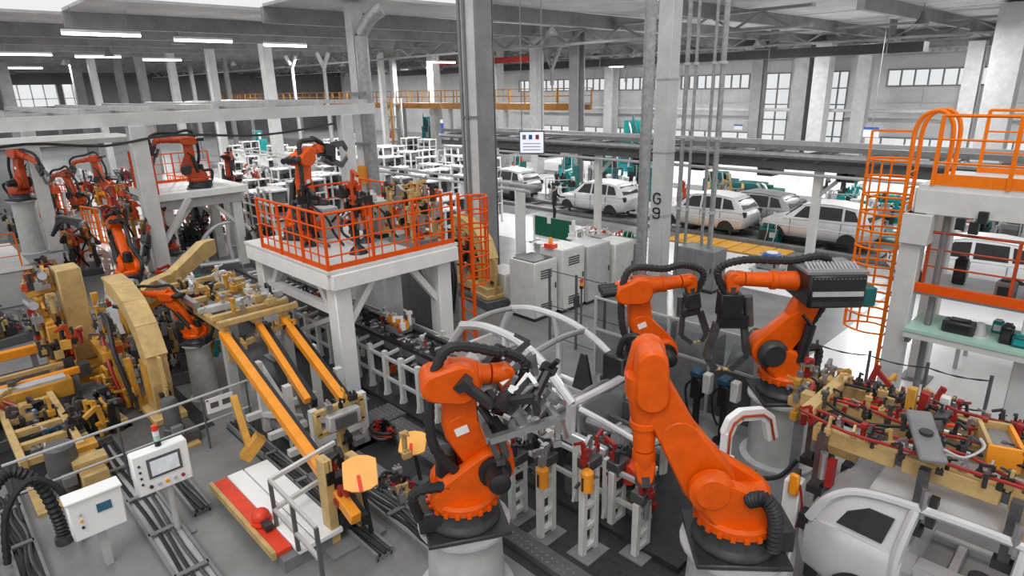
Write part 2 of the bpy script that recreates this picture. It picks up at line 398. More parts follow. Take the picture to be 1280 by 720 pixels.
# batten lamps
for i, (px, py, ln, Y) in enumerate(((128, 43, 62, 12), (255, 51, 50, 18), (30, 68, 42, 9), (123, 71, 36, 17), (203, 75, 32, 22), (357, 57, 40, 22), (28, 85, 30, 14), (770, 83, 20, 50), (555, 78, 26, 40))):
    q = G(px, py, 9.0) if i < 7 else PY(px, py, Y); l = ln/FPX*(q-EYE).dot(FW)/.72
    tt = thing('batten_lamp', ['longest tube lamp at the roof edge, top left', 'tube lamp beside the white column above the left platform', 'tube lamp nearest the left picture edge', 'tube lamp over the slim white column at left', 'tube lamp between the close grey columns and the tall white column', 'tube lamp hung beside the platform robot column', 'dim tube lamp above the bright left windows', 'small tube lamp before the strip windows right of centre', 'small tube lamp over the orange catwalk'][i], 'lamp', q, 0, 'tube lamps under the roof')
    MB().bb(-.08, .08, -l/2, l/2, .05, .16).build('housing', 'white', tt)
    MB().cyl((0, -l/2, 0), (0, l/2, 0), .07, n=8).build('tube', 'lamp_tube', tt)
    for s_ in (-1, 1): MB().cyl((0, s_*l*.35, .16), (0, s_*l*.35, 10.03-q.z), .015, n=4).build('hanger_rod', 'grey', tt)
# ================================================================ ROBOTS
XV, ZV = Vector((1, 0, 0)), Vector((0, 0, 1))
def hp(b, circs, y0, y1, ch=.03, n=14): return b.prism(hull(circs, n), (0, 0, 0), XV, ZV, -y1, -y0, ch)
def weld_gun(t, W, ang, m='dark', big=1., side=0.):
    "C-shaped spot welding gun hanging from W=(x,y,z); ang = elevation of its axis"
    c, s = math.cos(R(ang)), math.sin(R(ang)); ax = Vector((c, 0, s)); nx = Vector((-s, 0, c)); W = Vector(W)
    def P(a, n_, y=0): return W+ax*(a*big)+nx*(n_*big)+Vector((0, y, 0))
    g = MB(); M3 = Matrix((ax, Vector((0, 1, 0)), nx)).transposed()
    g.box(P(.16, .0), (.3*big, .22*big, .26*big), rot=M3); g.box(P(.36, -.06), (.16*big, .16*big, .34*big), rot=M3)
    o = g.build('gun_body', m, t, bev=.015)
    a = MB(); a.bar(P(.4, .12), P(.85, .2), .07*big, .12*big); a.bar(P(.4, -.2), P(.8, -.28), .07*big, .1*big); a.bar(P(.8, -.28), P(1.0, -.1), .06*big, .08*big); a.bar(P(.85, .2), P(1.0, .08), .06*big, .08*big)
    a.build('gun_arm', 'steel_dark', o)
    e = MB(); e.cyl(P(1.0, .1), P(1.0, .015), .022*big, n=8); e.cyl(P(1.0, -.12), P(1.0, -.02), .022*big, n=8)
    e.build('electrode_tip', 'tan', o)
    cy = MB(); cy.cyl(P(.05, -.2), P(.42, -.26), .06*big, n=10); cy.build('servo_drive', 'steel_dark', o)
def gripper(t, W, ang, wd=1.1, ln=.8, m='steel', reds=True):
    c, s = math.cos(R(ang)), math.sin(R(ang)); ax = Vector((c, 0, s)); nx = Vector((-s, 0, c)); yv = Vector((0, 1, 0)); W = Vector(W)
    def P(a, n_, y=0): return W+ax*a+nx*n_+yv*y
    g = MB(); g.bar(P(0, 0), P(.25, 0), .16); g.bar(P(.25, 0, -wd/2), P(.25, 0, wd/2), .09)
    for y in (-wd/2, wd/2): g.bar(P(.25, -ln/2, y), P(.25, ln/2, y), .08)
    for n_ in (-ln/2, ln/2): g.bar(P(.25, n_, -wd/2), P(.25, n_, wd/2), .08)
    o = g.build('gripper_frame', m, t)
    for k, (n_, y) in enumerate(((-ln/2, -wd/2), (ln/2, -wd/2), (-ln/2, wd/2), (ln/2, wd/2), (0, 0), (-ln/2, 0), (ln/2, 0))):
        h = MB(); h.bar(P(.25, n_, y), P(.5, n_*.9, y), .06); h.cyl(P(.3, n_*.9+.08, y+.05), P(.55, n_*.9+.1, y+.05), .05, n=8); h.box(P(.54, n_*.85, y), (.1, .12, .07)); h.build('clamp', 'steel' if k % 2 else 'steel_dark', o)
    if reds:
        h = MB(); h.tube(smooth_path([P(.1, .1, .1), P(.4, ln*.3, wd*.3), P(.45, ln*.1, wd*.5), P(.3, -ln*.4, wd*.4)]), .018, 5); h.build('air_line', 'red_bright', o)
def robot(label, loc, az, a1, a2, a3, sc=1., tool='gun', m='orange', ped=0., hose=True, yoff=0., far=False, L1=1.25, L2=1.2, bend=-.1, name='industrial_robot', base_m='dark', mot=1., bal=True, cover='dark', smot=True):
    t = thing(name, label, 'robot', loc, R(az), None, sc)
    b = MB()
    if ped:
        MB().rev((0, 0, -ped/sc), (0, 0, 1), [(0, .62), (.04, .62), (.06, .5), (ped/sc-.06, .46), (ped/sc-.04, .58), (ped/sc, .58)], 24).build('pedestal', 'light_grey', t)
    b.box((0, 0, .03), (1.0, .95, .06)); b.rev((0, 0, .06), ZV, [(0, .46), (.05, .46), (.1, .40), (.26, .37)], 20); b.box((-.42, 0, .2), (.3, .5, .28))
    bo = b.build('base', base_m, t, bev=.015)
    for k in range(4 if far else 6): a = k*PI/3; MB().cyl((.42*math.cos(a), .40*math.sin(a), .06), (.42*math.cos(a), .40*math.sin(a), .09), .028, n=6).build('bolt', 'steel', bo)
    Sx, Sz = .35, .82; l = R(a1); Ex, Ez = Sx+L1*math.sin(l), Sz+L1*math.cos(l)
    c2, s2 = math.cos(R(a2)), math.sin(R(a2)); Wx, Wz = Ex+L2*c2, Ez+L2*s2
    q = MB(); q.rev((0, 0, .32), ZV, [(0, .42), (.09, .43), (.13, .40)], 24); hp(q, [(0, .52, .33), (-.2, .5, .22), (Sx, Sz, .26)], -.30, -.12, .04); hp(q, [(0, .52, .33), (-.15, .5, .22), (Sx-.12, Sz-.12, .24)], .14, .30, .04)
    q.bb(-.3, .25, -.14, .16, .42, .7)
    q.build('rotating_column', m, t)
    teeth = MB()
    for k in range(20): a = k*2*PI/20; teeth.box((.425*math.cos(a), .425*math.sin(a), .345), (.06, .05, .05), a)
    teeth.build('ring_teeth', m, t, kind='stuff')
    k = MB(); k.rev((Sx, -.30, Sz), (0, -1, 0), [(0, .2), (.05, .2), (.06, .15), (.3, .13), (.33, .09)] if smot else [(0, .25), (.1, .25), (.14, .18), (.16, .1)], 16); k.build('shoulder_motor', 'black' if smot else m, t)
    k = MB(); k.rev((Sx, .2, Sz), (0, 1, 0), [(0, .24), (.08, .24), (.1, .19), (.13, .17)], 18); k.build('gear_cover', cover, t)
    if smot: k = MB(); k.rev((-.18, 0, .7), ZV, [(0, .14), (.3, .13), (.33, .1)], 14); k.build('turning_motor', 'black', t)
    # lower arm: shallow bow
    mx, mz = (Sx+Ex)/2+bend*math.cos(l), (Sz+Ez)/2-bend*math.sin(l)
    la = MB(); hp(la, [(Sx, Sz, .29), (mx, mz, .21)], -.13, .14, .035); hp(la, [(mx, mz, .21), (Ex, Ez, .19)], -.12, .13, .035)
    lo = la.build('lower_arm', m, t)
    pl = MB(); pl.box((mx, -.136, mz), (.16, .01, .1), rot=Matrix.Rotation(l, 3, 'Y')); pl.build('data_plate', 'panel_white', lo)
    if bal:
      cb = MB(); d = Vector((Ex-Sx, 0, Ez-Sz)); p0 = Vector((Sx-.42, .26, Sz-.12)); p1 = p0.lerp(Vector((Ex, .26, Ez)), .52); cb.cyl(p0, p1, .085, n=12); cb.cyl(p1, Vector((Sx, .26, Sz))+d*.62, .03, n=8)
      cb.build('balancer', 'black', t)
    # upper arm
    ua = MB(); hp(ua, [(Ex, Ez, .215), (Ex-.28*c2, Ez-.28*s2, .18), (Ex-.05*s2, Ez+.08*c2, .2)], -.27, -.10, .035); hp(ua, [(Ex-.28*c2, Ez-.28*s2, .16), (Ex+.1*c2, Ez+.1*s2, .18)], -.14, .2, .04)
    ax = Vector((c2, 0, s2)); E0 = Vector((Ex-.06*s2, 0, Ez+.06*c2))
    ua.rev(E0-ax*.1, ax, [(0, .2), (.18, .205), (.3, .165), (L2*.55, .14), (L2*.56, .155), (L2*.62, .155), (L2*.63, .125), (L2-.08, .115)], 16)
    uo = ua.build('upper_arm', m, t)
    for y, r_ in ((-.17, .075), (0, .085), (.15, .075)) if mot > 0 else ():
        mo = MB(); st = Vector((Ex-.38*c2, y, Ez-.38*s2+.05)); mo.cyl(st, st-ax*.3*mot, r_, n=12); mo.build('wrist_motor', 'black', t)
    Wv = E0+ax*L2; wr = MB(); wr.rev(Wv-ax*.16, ax, [(0, .125), (.1, .13), (.2, .1)], 14); hp_c = [(Wv.x, Wv.z, .12), (Wv.x+.16*math.cos(R(a3)), Wv.z+.16*math.sin(R(a3)), .09)]
    hp(wr, hp_c, -.1, .1, .025); wr.build('wrist', m, t)
    T = Vector((Wv.x+.22*math.cos(R(a3)), 0, Wv.z+.22*math.sin(R(a3)))); ta = Vector((math.cos(R(a3)), 0, math.sin(R(a3))))
    fl_ = MB(); fl_.cyl(T-ta*.1, T+ta*.03, .11, n=14); fl_.build('tool_flange', 'steel_dark', t)
    if hose:
        nb = Vector((-math.cos(l), 0, math.sin(l)))
        P_ = [(-.55, -.2, .25), (-.6, -.3, .7), Vector((Sx, -.2, Sz))+nb*.42, Vector((mx, -.2, mz))+nb*.36, Vector((Ex, -.15, Ez))+nb*.36, Vector((Ex, -.1, Ez))-ax*.15+Vector((-s2, 0, c2))*.42, E0+ax*.45+Vector((0, -.08, 0))+Vector((-s2, 0, c2))*.3, Wv-ax*.1+Vector((-s2, 0, c2))*.3, Wv+ax*.25+Vector((-s2, 0, c2))*.1, T+ta*.15]
        MB().tube(smooth_path(P_, 7 if far else 14), .062, 8, .10).build('cable_hose', 'rubber', t)
    if tool == 'gun': weld_gun(t, T, a3)
    elif tool == 'biggun': weld_gun(t, T, a3, 'black', 1.35)
    elif tool == 'gripper': gripper(t, T, a3)
    elif tool == 'widegrip': gripper(t, T, a3, 1.5, 1.1, 'steel_dark')
    return t
def at(v, z): return Vector((v.x, v.y, z))
# --- the large robots of the near row
r1 = robot('orange robot in the front centre holding silver clamps beside the bare car frame', G(580, 648, 1.1), 60, -17, -6, -80, 1.05, 'gripper', ped=1.1, L1=1.15, L2=.55, bal=False, bend=-.18, mot=0)
r2 = robot('nearest orange robot, long arm leaning left with its forearm hanging down', G(916, 676, 1.2), 222, 30, -92, -95, 1.08, None, ped=1.2, L1=1.3, L2=.95, bend=.02, hose=False, mot=0, bal=False, cover='orange', smot=False)
r3 = robot('orange robot behind the car frame, arm upright and gun reaching right', G(800, 486, 1.0), 50, -22, 4, -80, 1.0, 'gun', ped=1.0, L2=.95, bend=-.18)
r4 = robot('orange robot on a round pale pedestal left of the caged ladder', G(980, 492, 1.25), 224, -30, 3, -88, 1.05, 'biggun', ped=1.25, L2=1.3)
# --- on the platforms and in the left cell
r5 = robot('tall orange robot with black gun at the back corner of the railed platform', G(372, 300, 3), 120, 0, 8, -10, .92, 'biggun', L2=.7)
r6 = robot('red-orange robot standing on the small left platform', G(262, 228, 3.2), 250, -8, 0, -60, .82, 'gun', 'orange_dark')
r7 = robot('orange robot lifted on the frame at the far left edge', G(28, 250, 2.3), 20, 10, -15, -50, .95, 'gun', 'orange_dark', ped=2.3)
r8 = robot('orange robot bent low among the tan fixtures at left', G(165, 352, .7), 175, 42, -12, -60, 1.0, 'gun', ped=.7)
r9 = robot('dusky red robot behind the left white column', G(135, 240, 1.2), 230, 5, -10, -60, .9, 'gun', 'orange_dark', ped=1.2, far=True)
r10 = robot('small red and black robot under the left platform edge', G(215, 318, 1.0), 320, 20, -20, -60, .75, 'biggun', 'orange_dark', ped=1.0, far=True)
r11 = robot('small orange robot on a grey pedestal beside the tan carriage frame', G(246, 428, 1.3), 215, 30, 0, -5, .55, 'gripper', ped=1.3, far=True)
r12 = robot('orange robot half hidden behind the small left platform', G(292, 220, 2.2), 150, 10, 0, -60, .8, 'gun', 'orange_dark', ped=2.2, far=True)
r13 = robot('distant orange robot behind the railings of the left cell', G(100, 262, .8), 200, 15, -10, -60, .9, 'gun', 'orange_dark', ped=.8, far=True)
r14 = robot('orange robot deep in the cell below the small left platform', G(245, 285, .3), 40, 12, -12, -60, .8, 'gun', 'orange', ped=.3, far=True)
# extra dress on the near robots
T1 = Vector((.62, 0, 1.75))
crowd_later = []
MB().tube(smooth_path([(-.02, .3, .75), (-.15, .42, .85), (-.27, .42, .6), (-.3, .36, .2)], 14), .075, 9, .14).build('bellows_hose', 'rubber', r2)
MB().bb(.25, .42, -.49, -.47, .62, .74).build('warning_plate', 'panel_white', r2)
e4 = (.35+1.25*math.sin(R(-30)), .82+1.25*math.cos(R(-30)))
vr = MB().bb(e4[0]-.55, e4[0]+.3, -.42, .5, e4[1]-.22, e4[1]+.30).build('valve_rack', 'black', r4, bev=.03)
MB().bb(e4[0]-.50, e4[0]+.25, .5, .53, e4[1]-.02, e4[1]+.05).build('shelf_edge', 'light_grey', vr); MB().bb(e4[0]-.50, e4[0]+.25, .5, .52, e4[1]-.18, e4[1]-.1).build('label_strip', 'dark', vr)
MB().bb(e4[0]-.8, e4[0]-.56, -.2, .35, e4[1]-.25, e4[1]+.05).build('green_box', 'teal_dark', vr, bev=.02)
for k in range(14): MB().cyl((e4[0]-.5+k*.056, .5, e4[1]+.24), (e4[0]-.5+k*.056, .1, e4[1]+.40), .02, n=6).build('fin', 'steel', vr)
MB().bb(e4[0]-.58, e4[0]+.33, -.4, .45, e4[1]+.30, e4[1]+.34).build('lid', 'grey', vr)
# ================================================================ BUILDING BLOCKS FOR EQUIPMENT
def bars(t, name, m, L, w_=.06, bev=0.):
    out = []
    for q in L: out.append(MB().bar(q[0], q[1], q[2] if len(q) > 2 else w_, q[3] if len(q) > 3 else None).build(name, m, t, bev=bev))
    return out
def mesh_of(b, m):
    o = b.build('tmp', m); me = o.data; bpy.data.objects.remove(o); return me
def inst(name, me, parent, loc, rot=(0, 0, 0), sc=(1, 1, 1)):
    o = bpy.data.objects.new(name, me); C.objects.link(o); o.parent = parent; o.location = loc; o.rotation_euler = rot
    o.scale = sc if not isinstance(sc, (int, float)) else (sc, sc, sc); return o
# small units that crowd the fixtures
def _cl(k):
    b = MB()
    if k == 0: b.box((0, 0, .09), (.12, .09, .18)); b.cyl((.0, 0, .18), (.0, 0, .34), .035, n=8); b.bar((0, 0, .3), (.2, 0, .36), .05); b.box((.2, 0, .31), (.05, .06, .12))
    if k == 1: b.cyl((0, 0, 0), (0, 0, .3), .05, n=8); b.box((0, 0, .33), (.14, .1, .08)); b.bar((0, 0, .33), (0, .18, .38), .04)
    if k == 2: b.box((0, 0, .08), (.22, .14, .16)); b.cyl((-.05, 0, .16), (-.05, 0, .24), .03, n=6); b.cyl((.05, 0, .16), (.05, 0, .24), .03, n=6)
    if k == 3: b.bar((0, 0, 0), (.05, 0, .4), .07, .05); b.bar((.05, 0, .4), (.22, 0, .3), .06, .05); b.box((.0, 0, .12), (.12, .12, .1))
    return b
CL = {}
def cl(k, m):
    if (k, m) not in CL: CL[k, m] = mesh_of(_cl(k), m)
    return CL[k, m]
NM = {0: 'clamp', 1: 'locating_pin', 2: 'valve_block', 3: 'clamp_arm'}
def crowd(t, pts, mats=('steel', 'dark', 'steel_dark', 'red'), sc=1., jit=.05, seed=1, down=False, rep=2):
    rg = random.Random(seed); sc = sc*.62
    for p in pts:
        for r_ in range(rep):
            k = rg.randrange(4); m = rg.choice(mats); j = jit+(.1 if r_ else 0)
            inst(NM[k], cl(k, m), t, Vector(p)+Vector((rg.uniform(-j, j), rg.uniform(-j, j), 0)), (PI if down else 0, 0, rg.choice((0, PI/2, PI, -PI/2))+rg.uniform(-.2, .2)), sc*rg.uniform(.75, 1.4))
def line(a, b, n):
    a = Vector(a); b = Vector(b); return [a.lerp(b, (i+.5)/n) for i in range(n)]
def railing(label, P, h, m, nh=3, sp=.4, toe=.12, tr=.022, post_sp=1.1, name='safety_railing', group=None):
    t = thing(name, label, 'railing', P[0], 0, group); o = Vector(P[0])
    for a, b in zip(P[:-1], P[1:]):
        a = Vector(a)-o; b = Vector(b)-o; L = (b-a).length
        for k in range(nh):
            z = Vector((0, 0, h*(k+1)/nh)); MB().cyl(a+z, b+z, tr*(1.25 if k == nh-1 else .8), n=6).build('top_rail' if k == nh-1 else 'mid_rail', m, t)
        n = max(1, round(L/post_sp))
        for k in range(1 if a.length > .01 else 0, n+1): q = a.lerp(b, k/n); MB().bar(q, q+Vector((0, 0, h)), tr*2.4).build('post', m, t)
        if sp:
            n = max(1, round(L/sp))
            for k in range(1, n): q = a.lerp(b, k/n); MB().cyl(q, q+Vector((0, 0, h)), tr*.75, n=5).build('baluster', m, t)
        if toe: MB().bar(a+Vector((0, 0, toe/2+.01)), b+Vector((0, 0, toe/2+.01)), .02, toe).build('toe_board', m, t)
    return t
def caged_ladder(label, foot, wv, cv, h, z0, m, wd=.5, over=1.1, name='caged_ladder', hoops=8, cd=.72):
    "foot: centre of the ladder foot; wv: rung direction; cv: direction the cage bulges"
    t = thing(name, label, 'ladder', foot); wv = Vector(wv); cv = Vector(cv); Z = Vector((0, 0, 1))
    for s_ in (-1, 1): MB().bar(wv*(s_*wd/2), wv*(s_*wd/2)+Z*h, .06, .06).build('side_rail', m, t)
    n = int(h/.3); rg = mesh_of(MB().cyl(wv*(-wd/2), wv*(wd/2), .018, n=5), m)
    for k in range(1, n): inst('rung', rg, t, Z*(k*.3))
    pts = [wv*(-wd/2)]+[wv*(-wd*.75*math.cos(a*PI/8))*1.0+cv*(cd*math.sin(a*PI/8)) for a in range(1, 8)]+[wv*(wd/2)]
    hm = mesh_of(MB().tube(smooth_path(pts, 2), .022, 5), m)
    for k in range(hoops): inst('cage_hoop', hm, t, Z*(z0+(h-.1-z0)*k/(hoops-1)))
    for a in (1.5, 3, 4, 5, 6.5): q = wv*(-wd*.75*math.cos(a*PI/8))+cv*(cd*math.sin(a*PI/8)); MB().bar(q+Z*z0, q+Z*(h-.1), .035, .02).build('cage_strap', m, t)
    return t
gt = [c_ for c_ in r1.children if c_.name.startswith('gripper_frame')][0]
_v = [Vector(v.co) for v in gt.data.vertices]; _c = sum(_v, Vector())/len(_v)
_rg = random.Random(9)
for k in range(26):
    kk = _rg.randrange(4); inst('clamp', cl(kk, _rg.choice(('steel', 'steel', 'steel_dark', 'dark', 'white', 'black'))), gt, _c+Vector((_rg.uniform(-.35, .3), _rg.uniform(-.5, .5), _rg.uniform(-.25, .35))), (_rg.uniform(-1, 1), _rg.uniform(-1, 1), _rg.uniform(0, 6)), _rg.uniform(.9, 1.5))
MB().cyl(_c+Vector((0, -.35, -.1)), _c+Vector((.25, .25, -.15)), .13, n=14).build('cylinder', 'steel', gt); MB().cyl(_c+Vector((-.1, -.2, .25)), _c+Vector((.3, -.1, .2)), .1, n=12).build('cylinder', 'steel', gt)
# ================================================================ RAILED ROBOT PLATFORM
X0, X1, Y0, Y1 = -15.3, -11.2, 5.75, 9.1
t = thing('robot_platform', 'white steel platform on stout legs carrying the orange railing', 'platform', (X1, Y0, 0)); q0 = Vector((X1, Y0, 0))
MB().bb(X0-X1, 0, 0, Y1-Y0, 2.98, 3.06).build('deck_plate', 'offwhite', t, bev=.01)
for a, b in (((0, .06), (0, Y1-Y0-.06)), ((X0-X1, .06), (X0-X1, Y1-Y0-.06))): MB().bb(a[0]-.07, a[0]+.07, a[1], b[1], 2.66, 2.98).build('edge_beam', 'white', t, bev=.01)
for y in (.07, Y1-Y0-.07): MB().bb(X0-X1+.08, -.08, y-.07, y+.07, 2.66, 2.98).build('edge_beam', 'white', t, bev=.01)
for x in (-1.3, -2.7): MB().bb(x-.06, x+.06, .15, Y1-Y0-.15, 2.7, 2.98).build('cross_beam', 'light_grey', t)
for x in (-.3, X0-X1+.3):
    for y in (.35, Y1-Y0-.35):
        lg = MB().bb(x-.19, x+.19, y-.19, y+.19, .04, 2.66).build('leg', 'white', t, bev=.02)
        MB().bb(x-.3, x+.3, y-.3, y+.3, 0, .04).build('foot_plate', 'grey', lg)
        sy = 1 if y < 1 else -1; sx = -1 if x > -1 else 1
        MB().bar((x, y+sy*.15, 1.75), (x, y+sy*.85, 2.66), .14).build('knee_brace', 'white', lg); MB().bar((x+sx*.15, y, 1.75), (x+sx*.85, y, 2.66), .14).build('knee_brace', 'white', lg)
MB().bb(X0-X1+.3, -.3, .27, .43, 1.95, 2.13).build('tie_beam', 'white', t)
MB().bar((X0-X1+.3, .35, .5), (-.4, .35, 1.95), .1).build('diagonal', 'light_grey', t)
Z3 = 3.06
railing('orange grid railing around the white robot platform', [(X0+1.0, Y0+.05, Z3), (X1-.06, Y0+.05, Z3), (X1-.06, Y1-.1, Z3)], 1.15, 'rail_orange', 4, .33, .1, .022, 1.05)
railing('orange railing along the back edge of the white robot platform', [(X0+.1, Y1-.05, Z3), (X1-.5, Y1-.05, Z3)], 1.15, 'rail_orange', 3, .5, .1, .02)
railing('short orange railing at the left rear edge of the white platform', [(X0+.06, Y0+1.9, Z3), (X0+.06, Y1-.15, Z3)], 1.1, 'rail_orange', 3, .5, .1, .02)
caged_ladder('orange caged ladder climbing the right end of the white robot platform', (X1-.25, Y1+.45, 0), (1, 0, 0), (0, 1, 0), 4.1, 1.9, 'rail_orange', .45, hoops=7, cd=.65)
# equipment on the platform
def control_cabinet(label, loc, d, m='light_grey', vents=True, group=None, top=None, face='-y', name='control_cabinet', doors=2):
    t = thing(name, label, 'cabinet', loc, 0, group); x, y, z = d
    MB().bb(-x/2, x/2, -y/2, y/2, .1, z).build('body', m, t, bev=.012); MB().bb(-x/2+.03, x/2-.03, -y/2+.03, y/2-.03, 0, .1).build('plinth', 'dark', t)
    for k in range(doors):
        if face == '-y': a = -x/2+x*k/doors+.015; b_ = -x/2+x*(k+1)/doors-.015; dr = MB().bb(a, b_, -y/2-.02, -y/2, .14, z-.04)
        else: a = -y/2+y*k/doors+.015; b_ = -y/2+y*(k+1)/doors-.015; dr = MB().bb(x/2, x/2+.02, a, b_, .14, z-.04)
        do = dr.build('door', m, t, bev=.006)
        if face == '-y': MB().bb(b_-.09, b_-.06, -y/2-.05, -y/2-.02, z*.5, z*.5+.16).build('handle', 'dark', do)
        else: MB().bb(x/2+.02, x/2+.05, b_-.09, b_-.06, z*.5, z*.5+.16).build('handle', 'dark', do)
        if vents:
            for zz in (.25, z-.5):
                for j in range(4):
                    if face == '-y': MB().bb(a+(b_-a)*.25, b_-(b_-a)*.25, -y/2-.03, -y/2-.02, zz+j*.07, zz+j*.07+.035).build('louvre', 'dark', do)
                    else: MB().bb(x/2+.02, x/2+.03, a+(b_-a)*.25, b_-(b_-a)*.25, zz+j*.07, zz+j*.07+.035).build('louvre', 'dark', do)
    if top: MB().bb(-x/2+.08, x/2-.08, -y/2+.08, y/2-.08, z, z+.03).build('roof_grille', top, t)
    return t
control_cabinet('low grey cabinet behind the platform railing beside the orange robot', (-13.3, 8.3, Z3), (.8, .5, .9), 'light_grey', False)
t = thing('tool_stand', 'dark tool post with clamps in the middle of the railed platform', 'stand', (-12.1, 7.0, Z3))
MB().rev((0, 0, 0), ZV, [(0, .22), (.1, .16), (.2, .06), (1.5, .05)], 10).build('post', 'black', t); crowd(t, [(0, 0, .4+.14*k) for k in range(8)], ('dark', 'steel', 'black', 'orange_dark'), 1.3, .1, 3)
t = thing('hose_package', 'bundle of tan and dark clamps at the right end of the railed platform', 'clamps', (-12.0, 8.4, Z3))
MB().bb(-.5, .5, -.35, .35, 0, .12).build('plate', 'grey', t); bars(t, 'frame_bar', 'tan', [((-.45, y, .12), (-.45, y, 1.3), .07) for y in (-.3, .3)]+[((.45, y, .12), (.45, y, 1.1), .07) for y in (-.3, .3)]+[((-.45, -.3, 1.25), (-.45, .3, 1.25), .07), ((-.45, .3, 1.0), (.45, .3, 1.0), .07)])
crowd(t, [(x, y, z) for x in (-.45, 0, .45) for y in (-.3, .3) for z in (.2, .6, 1.0)], ('tan', 'dark', 'orange_dark', 'steel'), 1.3, .12, 4)
t = thing('weld_controller', 'pale weld controller box with cables on the railed platform', 'box', (-14.2, 7.4, Z3)); MB().bb(-.3, .3, -.2, .2, .0, .75).build('housing', 'light_grey', t, bev=.02)
MB().tube(smooth_path([(.3, 0, .4), (.7, .1, .7), (1.1, -.2, .3), (1.5, 0, .05)]), .035, 6).build('cable', 'rubber', t); MB().tube(smooth_path([(-.1, -.2, .6), (-.2, -.7, .9), (.4, -.9, .4), (1.2, -.6, .05)]), .035, 6).build('cable', 'rubber', t)
# ---- small left platform
t = thing('robot_platform', 'small pale platform with a robot, beside the left white column', 'platform', (-24.0, 6.3, 0))
MB().bb(-3.2, 0, 0, 3.2, 2.95, 3.2).build('deck_plate', 'white', t, bev=.02); MB().bb(-3.0, -.2, .2, 3.0, 2.6, 2.95).build('under_frame', 'light_grey', t)
for x in (-2.8, -.4):
    for y in (.4, 2.8): lg = MB().bb(x-.16, x+.16, y-.16, y+.16, 0, 2.6).build('leg', 'offwhite', t, bev=.015); MB().bar((x, y, 1.7), (x, y+(.8 if y < 1 else -.8), 2.6), .12).build('knee_brace', 'offwhite', lg)
railing('orange mesh screen at the left end of the small robot platform', [(-26.9, 6.45, 3.2), (-24.1, 6.45, 3.2)], 1.3, 'rail_orange', 6, .16, .1, .022)
railing('orange railing at the back of the small robot platform', [(-27.1, 6.6, 3.2), (-27.1, 9.3, 3.2)], 1.1, 'rail_orange', 3, .5, .1, .02)
r6.location = (-24.7, 8.0, 3.2); r12.location = (-28.5, 10.5, 2.2)
r5.location = (-14.6, 7.0, Z3)
# ---- overhead frame at the left
t = thing('overhead_gantry', 'pale overhead gantry frame spanning the left cell on white columns', 'gantry', (-23.6, 1, 0))
for x in (0, -5, -10, -15): MB().bb(x-.16, x+.16, -3, 14.0, 5.55, 5.95).build('long_beam', 'column_white' if x == 0 else 'light_grey', t)
for k in range(9): MB().bb(-15, .1, -2.5+k*2, -2.3+k*2, 5.95, 6.12).build('cross_beam', 'light_grey', t)
MB().bb(-3.2, -.4, -2.8, 5.2, 5.05, 5.2).build('light_tray', 'offwhite', t); MB().bb(.2, .5, -2.5, 4.0, 5.25, 5.4).build('cable_tray', 'white', t)
for x, y in ((0, 5.0), (0, 12.6), (-10, 3.5), (-10, 8), (-5, -1.5)):
    lg = MB().bb(x-.24, x+.24, y-.24, y+.24, .05, 5.55).build('leg', 'column_white', t, bev=.015); MB().bb(x-.34, x+.34, y-.34, y+.34, 0, .05).build('foot_plate', 'grey', lg)
MB().bar((0, 5.2, 1.6), (-.2, 6.3, 3.0), .16).build('stay', 'column_white', t)
for i in range(6): MB().cyl((-2-.3*i, -1+i*2.2, 5.2), (-2-.3*i, -1+i*2.2, 5.55), .05, n=6).build('hanger', 'grey', t)
MB().tube(smooth_path([(.25, -2, 5.2), (.3, 0, 5.0), (.25, 2, 5.2), (.3, 4, 5.0), (.25, 6, 5.2), (.3, 9, 5.0), (.25, 12, 5.25)], 4), .04, 6).build('festoon_cable', 'dark', t)
# ================================================================ RIGHT-HAND PLATFORM, LADDER
t = thing('steel_platform', 'two-storey pale steel platform at the right edge below the orange railing', 'platform', (-3.05, 13.2, 0))
MB().bb(0, 6, 0, 2.4, 4.58, 4.66).build('deck_plate', 'offwhite', t); MB().bb(0, 6, -.06, .06, 4.15, 4.58).build('edge_beam', 'offwhite', t, bev=.01); MB().bb(0, 6, 2.3, 2.42, 4.15, 4.58).build('edge_beam', 'light_grey', t); MB().bb(-.06, .06, .06, 2.3, 4.15, 4.58).build('edge_beam', 'offwhite', t)
for x, y in ((.05, .05), (.05, 2.35), (2.05, .2)):
    lg = MB().bb(x-.17, x+.17, y-.17, y+.17, .04, 4.15).build('leg', 'column_white', t, bev=.015); MB().bb(x-.28, x+.28, y-.28, y+.28, 0, .04).build('foot_plate', 'grey', lg)
MB().bb(-.13, .33, -.2, .3, 3.6, 4.15).build('haunch', 'column_white', t, bev=.01)
MB().cyl((.5, .15, 0), (.5, .15, 4.15), .06, n=8).build('drain_pipe', 'grey', t)
for x, z in ((.75, 4.05), (.95, 4.0), (1.05, 4.2)): MB().bb(x-.07, x+.07, -.16, -.06, z-.1, z+.1).build('junction_box', 'black', t)
MB().bb(.22, 6, -.05, .05, 2.7, 2.86).build('orange_beam', 'rail_orange', t); MB().bb(.22, 6, .06, 1.6, 2.62, 2.7).build('mid_deck', 'light_grey', t)
MB().bb(.22, 6, -.3, .9, 1.98, 2.04).build('glass_shelf', 'glass_green', t); MB().bb(.22, 6, -.28, .88, 1.86, 1.975).build('shelf_beam', 'offwhite', t); MB().bb(.1, .3, -.1, .1, 1.7, 2.0).build('bracket', 'grey', t)
railing('red-orange railing of the middle deck at the right edge', [(-2.75, 13.32, 2.86), (2.5, 13.32, 2.86)], .95, 'orange_dark', 3, 0, 0, .022, 1.3)
railing('bright orange railing on the top deck at the upper right', [(-2.85, 13.2, 4.66), (2.6, 13.2, 4.66)], 1.2, 'ladder_orange', 3, 0, .2, .026, 1.15)
